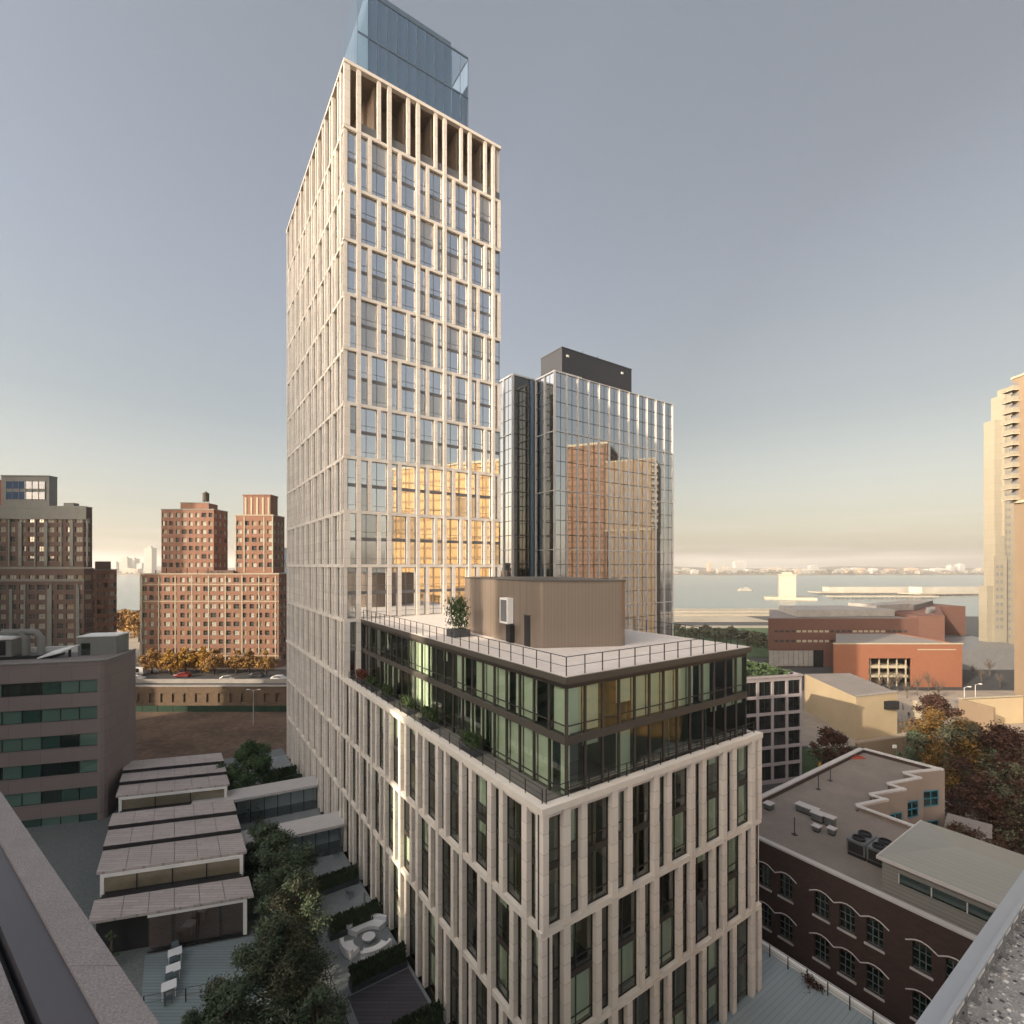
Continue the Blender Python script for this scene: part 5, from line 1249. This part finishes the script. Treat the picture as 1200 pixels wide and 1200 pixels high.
tree('autumn_tree', 'small dark red tree just behind the zigzag corner of the school', 'tree', TP(1128, 58, 0), 8.0, 3.4, 8000, M['lred'], 85, gT, leaf=.16, low=.1, m2=M['lmix'])
tree('autumn_tree', 'dark red tree between the grid office block and the beige block', 'tree', TP(975, 88, 0), 9.5, 4.2, 8000, M['lred'], 86, gT, leaf=.22, low=.1)
tree('autumn_tree', 'small rust tree in front of the beige garden wall', 'tree', TP(1000, 84, 0), 7.0, 3.2, 5000, M['lred'], 87, gT, leaf=.2, low=.1)
tree('autumn_tree', 'thin pale yellow tree beside the grid office block', 'tree', TP(961, 79, 0), 7.0, .8, 900, M['lgold'], 88, gT, leaf=.14, low=.2)
tree('autumn_tree', 'dark tree left of the olive orange tree by the path', 'tree', TP(1073, 86, 0), 9.5, 3.2, 6000, M['lgreen'], 89, gT, leaf=.2, low=.1)
tree('autumn_tree', 'deep red tree behind the olive orange tree', 'tree', TP(1098, 98, 0), 13.0, 5.2, 9000, M['lred'], 90, gT, leaf=.24, low=.1)
tree('street_side_tree', 'rusty tree in the dark street close to the podium foot', 'tree', TP(952, 37.5, 0), 6.8, 2.4, 7000, M['lred'], 91, leaf=.12, low=.15, m2=M['lmix'])
tree('street_side_tree', 'dark green tree at the bottom edge in front of the school wall', 'tree', TP(1038, 31, 0), 7.4, 2.6, 13000, M['lgreen'], 92, leaf=.10, low=.12)
tree('street_side_tree', 'smaller dark green tree at the bottom edge beside the canopy', 'tree', TP(985, 30, 0), 5.6, 1.5, 6000, M['lgreen'], 93, leaf=.09, low=.12)
for i, (px, Y, h) in enumerate(((795,262,7),(812,250,8),(826,262,7),(842,248,8),(858,255,7),(872,240,8),(884,235,7),(893,228,6))):
    src2 = tree('riverside_tree', 'x', 'tree', TP(px, Y, 0.3), h, 4.2, 1600, M['lmix'], 75, 'park trees right of the glass tower', leaf=.45, low=.1) if i == 0 else copy_tree(src2, TP(px, Y, .3), i*1.7)
    src2['label'] = f'brownish park tree between the glass tower and the long brown building, {["first","second","third","fourth","fifth","sixth","seventh","eighth"][i]} from the left'
# bare trees and people on the plaza
def bare(p, h, lab, seed, grp='bare trees on the plaza'):
    rn = random.Random(seed); t = thing('bare_tree', lab, 'tree', tuple(p), 0, grp); b = MB(); b.tube([(0,0,0),(0,0,h*.45)], .14, M['bark'], 6, .1); b.build('trunk', t); c = MB()
    for i in range(26):
        a = rn.uniform(0,6.28); st = Vector((0,0,h*rn.uniform(.3,.5))); en = Vector((math.cos(a)*h*.35*rn.random(), math.sin(a)*h*.35*rn.random(), h*rn.uniform(.6,1))); mid = (st+en)/2+Vector((rn.uniform(-.3,.3),rn.uniform(-.3,.3),0)); c.tube([st,mid,en], .07, M['bark'], 4, .03)
    c.build('crown', t)
rn = random.Random(17); kk = 0
for px, py in ((1030,812),(1042,815),(1052,812),(1063,818),(1075,815),(1088,810),(1100,820),(1112,800),(1140,792),(1150,800),(1160,792),(1172,806)):
    bare(G(px, py, .2), rn.uniform(4,7), 'leafless young tree on the sunny plaza in front of the orange brick block', 200+kk); kk += 1
def person(p, rz, m, lab):
    me = bpy.data.meshes.new('person'); pts = [(0,0,.92),(0,0,1.15),(0,0,1.4),(0,0,1.52),(0,0,1.68),(-.1,0,.88),(-.1,.08,.48),(-.1,-.02,.06),(-.1,.12,.03),(.1,0,.88),(.1,-.1,.48),(.1,-.22,.1),(.1,-.1,.05),(-.2,0,1.38),(-.26,-.04,1.1),(-.24,.08,.86),(.2,0,1.38),(.26,.06,1.1),(.24,.16,.9)]
    ed_ = [(0,1),(1,2),(2,3),(3,4),(0,5),(5,6),(6,7),(7,8),(0,9),(9,10),(10,11),(11,12),(2,13),(13,14),(14,15),(2,16),(16,17),(17,18)]
    rr = [.15,.14,.16,.06,.11,.1,.075,.05,.05,.1,.075,.05,.05,.07,.05,.045,.07,.05,.045]
    me.from_pydata(pts, ed_, []); me.materials.append(m); o = bpy.data.objects.new('person', me); COL.objects.link(o); o.location = p; o.rotation_euler = (0,0,rz)
    md = o.modifiers.new('skin', 'SKIN'); o.modifiers.new('sub', 'SUBSURF').levels = 1
    for v, r_ in zip(me.skin_vertices[0].data, rr): v.radius = (r_, r_*.8)
    me.skin_vertices[0].data[0].use_root = True
    return tag(o, lab, 'person', 'people on the plaza')
pm = [M['dark'], M['slate'], M['redwall'], M['tan']]
for i, (px, py) in enumerate(((1046,828),(1058,832),(1071,829),(1083,835),(1096,831),(1120,825),(1134,829),(1148,822),(1065,842),(1052,850))):
    person(tuple(G(px, py, .2)), i*1.1, pm[i%4], 'person in '+['black','blue grey','red','tan'][i%4]+' clothes walking on the sunny plaza')
lamp(G(1130, 838, .2), 7, 'left pale street lamp on the plaza near the tan tower', 1, 'plaza lamps'); lamp(G(1143, 834, .2), 7, 'right pale street lamp on the plaza near the tan tower', 1, 'plaza lamps')
b = MB(); b.box(-.6,.6,-.6,.6,0,5.5,M['creamstone']); b.lathe([(.9,5.5),(.9,5.8)], (0,0,0), M['creamstone'], 12); b.build('white_pylon', None, tuple(G(1075, 850, .2)), 'pale square pylon on the plaza in front of the orange brick block', 'pylon')
pwl = thing('plaza_wall', 'sunlit tan wall along the plaza with a darker end, left of the tan tower', 'wall', tuple(G(1128, 852, .0)), R(8)); b = MB(); b.box(0, 30, 0, .5, 0, 6.4, M['beige']); b.box(-.5, 0, -7, .5, 0, 6.6, M['tan']); b.build('stone_wall', pwl); MB().box(-.6, 30, -.1, .6, 6.6, 6.8, M['creamstone']).build('coping', pwl)  # end piece in a darker tan than the long wall
MB().box(62, 70, 70, 104, 0, .12, M['concrete']).build('garden_path', kind='structure')
MB().raw([(40,92,.15),(180,70,.15),(180,103,.15),(62,103,.15)], [(0,1,2,3)], M['lawn']).build('park_grass_ground', kind='structure')

# ---------------------------------------------------------------- river: piers, sheds, boats, ventilation tower, the far shore
M['vent'] = mat('weathered_pale_stone', (.26,.24,.20), .85); M['shedw'] = mat('off_white_shed_cladding', (.30,.285,.25), .8, scale=.05, var=.2)
pr_ = thing('ventilation_tower', 'pale square river tower on a stone footing standing in the water', 'tower', (*P(922,0,590).xy, -2)); pr_.rotation_euler = (0,0,R(-25))
b = MB(); b.box(-9, 9, -9, 9, 3, 29, M['vent']); b.build('shaft', pr_); b = MB(); b.box(-24, 30, -11, 11, 0, 3, M['pale']); b.build('stone_footing', pr_); b = MB(); b.box(-9.6, 9.6, -9.6, 9.6, 29, 30.2, M['vent']); b.box(-5,5,-5,5,30.2,32.5,M['vent'])
b.build('roof_cap', pr_); b = MB()
for i in range(4): b.box(-6.6+i*4, -5.6+i*4, -9.1, -9.0, 7, 26, M['concrete'])
b.build('louvre', pr_)
def pier(x, y, L, w, rz, lab, roof=None):
    t = thing('river_pier', lab, 'pier', (x, y, -2), rz, 'piers along the river'); MB().box(0, L, 0, w, 2.0, 3.4, M['pale']).build('pier_deck', t); b = MB()
    for i in range(int(L/6)): b.box(1+i*6, 1.8+i*6, .2, 1, -1, 2.0, M['bark'])
    b.build('pile_row', t)
    if roof: MB().box(L*.1, L*.9, w*.2, w*.8, 3.4, 3.4+roof, M['shedw']).build('shed', t)
pier(P(960,0,690).x, 690, 180, 26, R(1), 'long pale pier with a white shed right of the river tower', 6.5); pier(P(975,0,600).x, 600, 130, 12, 0, 'narrow low pier behind the brown brick building'); pier(P(700,0,430).x, 400, 260, 22, R(1), 'wide pale pier just beyond the glass tower, further one'); pier(P(700,0,330).x, 374, 240, 12, R(0), 'narrow pale pier along the near shore')
pier(P(1085,0,640).x, 650, 120, 30, R(12), 'pale pier with cluttered sheds left of the cream tower', 8)
b = MB()
def boat(px, Y, L, lab, grp=None):
    q = P(px,0,Y); t = thing('ferry_boat', lab, 'boat', (q.x, Y, -2), R(4), grp)
    MB().prism([(-L/2,-L*.12),(L*.36,-L*.12),(L/2,0),(L*.36,L*.12),(-L/2,L*.12)], -.4, L*.07, M['shedw']).build('hull', t); MB().prism([(-L*.38,-L*.09),(L*.22,-L*.09),(L*.22,L*.09),(-L*.38,L*.09)], L*.07, L*.16, M['shedw']).build('cabin', t); MB().box(-L*.1, L*.1, -L*.05, L*.05, L*.16, L*.22, M['shedw']).build('bridge', t)
    MB().box(-L*.36, L*.2, -L*.093, -L*.09, L*.1, L*.13, M['tspan']).build('window_strip', t)
boat(874, 800, 24, 'small white ferry on the river left of the river tower')
# the far shore: pale blocks and towers
M['far1'] = mat('far_pale_block', (.22,.21,.185), .9, var=.08); M['far2'] = mat('far_grey_block', (.28,.28,.28), .9, var=.08); M['far3'] = mat('far_brown_block', (.32,.22,.16), .9, var=.08)
rn = random.Random(99)
def far_block(px, Y, w, h, m, lab='small hazy pale block on the far shore across the river', grp='far shore blocks', d=30, name='far_building', nwin=1):
    q = P(px, 0, Y); t = thing(name, lab, 'building', (q.x, Y, 2), 0, grp)
    MB().box(-w/2, w/2, 0, d, 0, h, m).build('wall', t); MB().box(-w*.25, w*.2, d*.3, d*.7, h, h+max(2, h*.08), m).build('roof_house', t)
    b = MB()
    for i in range(max(2, int(h/9))): b.box(-w*.45, w*.45, -.3, 0, 3+i*9, 6+i*9, M['tspan'])
    b.build('window_band', t)
for i in range(120):
    px = rn.choice([rn.uniform(785, 1160), rn.uniform(785, 1160), rn.uniform(100, 180)]) ; Y = rn.uniform(2160, 2800)
    far_block(px, Y, rn.uniform(14, 60), rn.choice([6,8,10,12,14,18,24]), rn.choice([M['far1'],M['far1'],M['far2'],M['far3']]))
far_block(868, 2500, 56, 58, M['far2'], 'broad grey slab, the tallest block on the far shore right of the glass tower', None)
far_block(955, 2500, 40, 36, M['far2'], 'grey mid-rise block on the far shore above the river tower', None)
far_block(832, 2400, 12, 50, M['far3'], 'thin brown far shore tower, left of the broad grey slab', None); far_block(850, 2400, 10, 34, M['far3'], 'thin short brown tower between its taller neighbour and the broad slab', None)
far_block(1128, 2500, 26, 44, M['far2'], 'pair of hazy grey towers on the far shore near the cream tower, right one', None); far_block(1117, 2500, 22, 38, M['far2'], 'pair of hazy grey towers on the far shore near the cream tower, left one', None)
far_block(144.5, 2300, 38, 72, M['far1'], 'sunlit pale tower on the far shore seen in the left river gap', None); far_block(154, 2350, 34, 70, M['far2'], 'grey tower on the far shore right of the pale one in the left gap', None)
far_block(132, 2300, 34, 52, M['far2'], 'hazy grey tower on the far shore left of the pale one', None); far_block(120, 2500, 90, 50, M['far2'], 'wide hazy block on the far shore beside the shaded apartment block', None); far_block(163, 2300, 24, 46, M['far2'], 'short grey tower on the far shore next to the tall cream one', None)
far_block(173, 2100, 34, 112, M['far1'], 'tallest cream tower on the far shore, half hidden by the brick complex', None)
far_block(152, 2200, 70, 22, M['far3'], 'low brown block on the far waterfront in the left gap', None)
b = MB(); vs = []
for i in range(5200):
    x = rn.uniform(-2400, 2700); y = rn.uniform(2140, 2620); z = 2+rn.random()**2*12; s = rn.uniform(2.5, 6)
    a = Vector((rn.uniform(-1,1),rn.uniform(-.3,.3),rn.uniform(-.3,.3))).normalized()*s*1.5; c = Vector((rn.uniform(-.3,.3),rn.uniform(-.4,.4),1)).normalized()*s; p = Vector((x,y,z))
    b.raw([p-a-c*.4, p+a-c*.5, p+a*.5+c, p-a*.4+c*.8], [(0,1,2,3)], M['farland'])
b.build('far_shore_trees', kind='stuff')
# the air over the river
hz = bpy.data.materials.new('hazy_air'); hz.use_nodes = True; n_, l_ = hz.node_tree.nodes, hz.node_tree.links
n_.remove(n_['Principled BSDF']); pv = n_.new('ShaderNodeVolumePrincipled'); pv.inputs['Density'].default_value = .00016; pv.inputs['Color'].default_value = (.98,.97,.95,1); pv.inputs['Anisotropy'].default_value = .2
l_.new(pv.outputs[0], n_['Material Output'].inputs['Volume'])
if HAZE: MB().box(-5200, 5200, -600, 9100, -6, 150, hz).build('haze', kind='stuff')
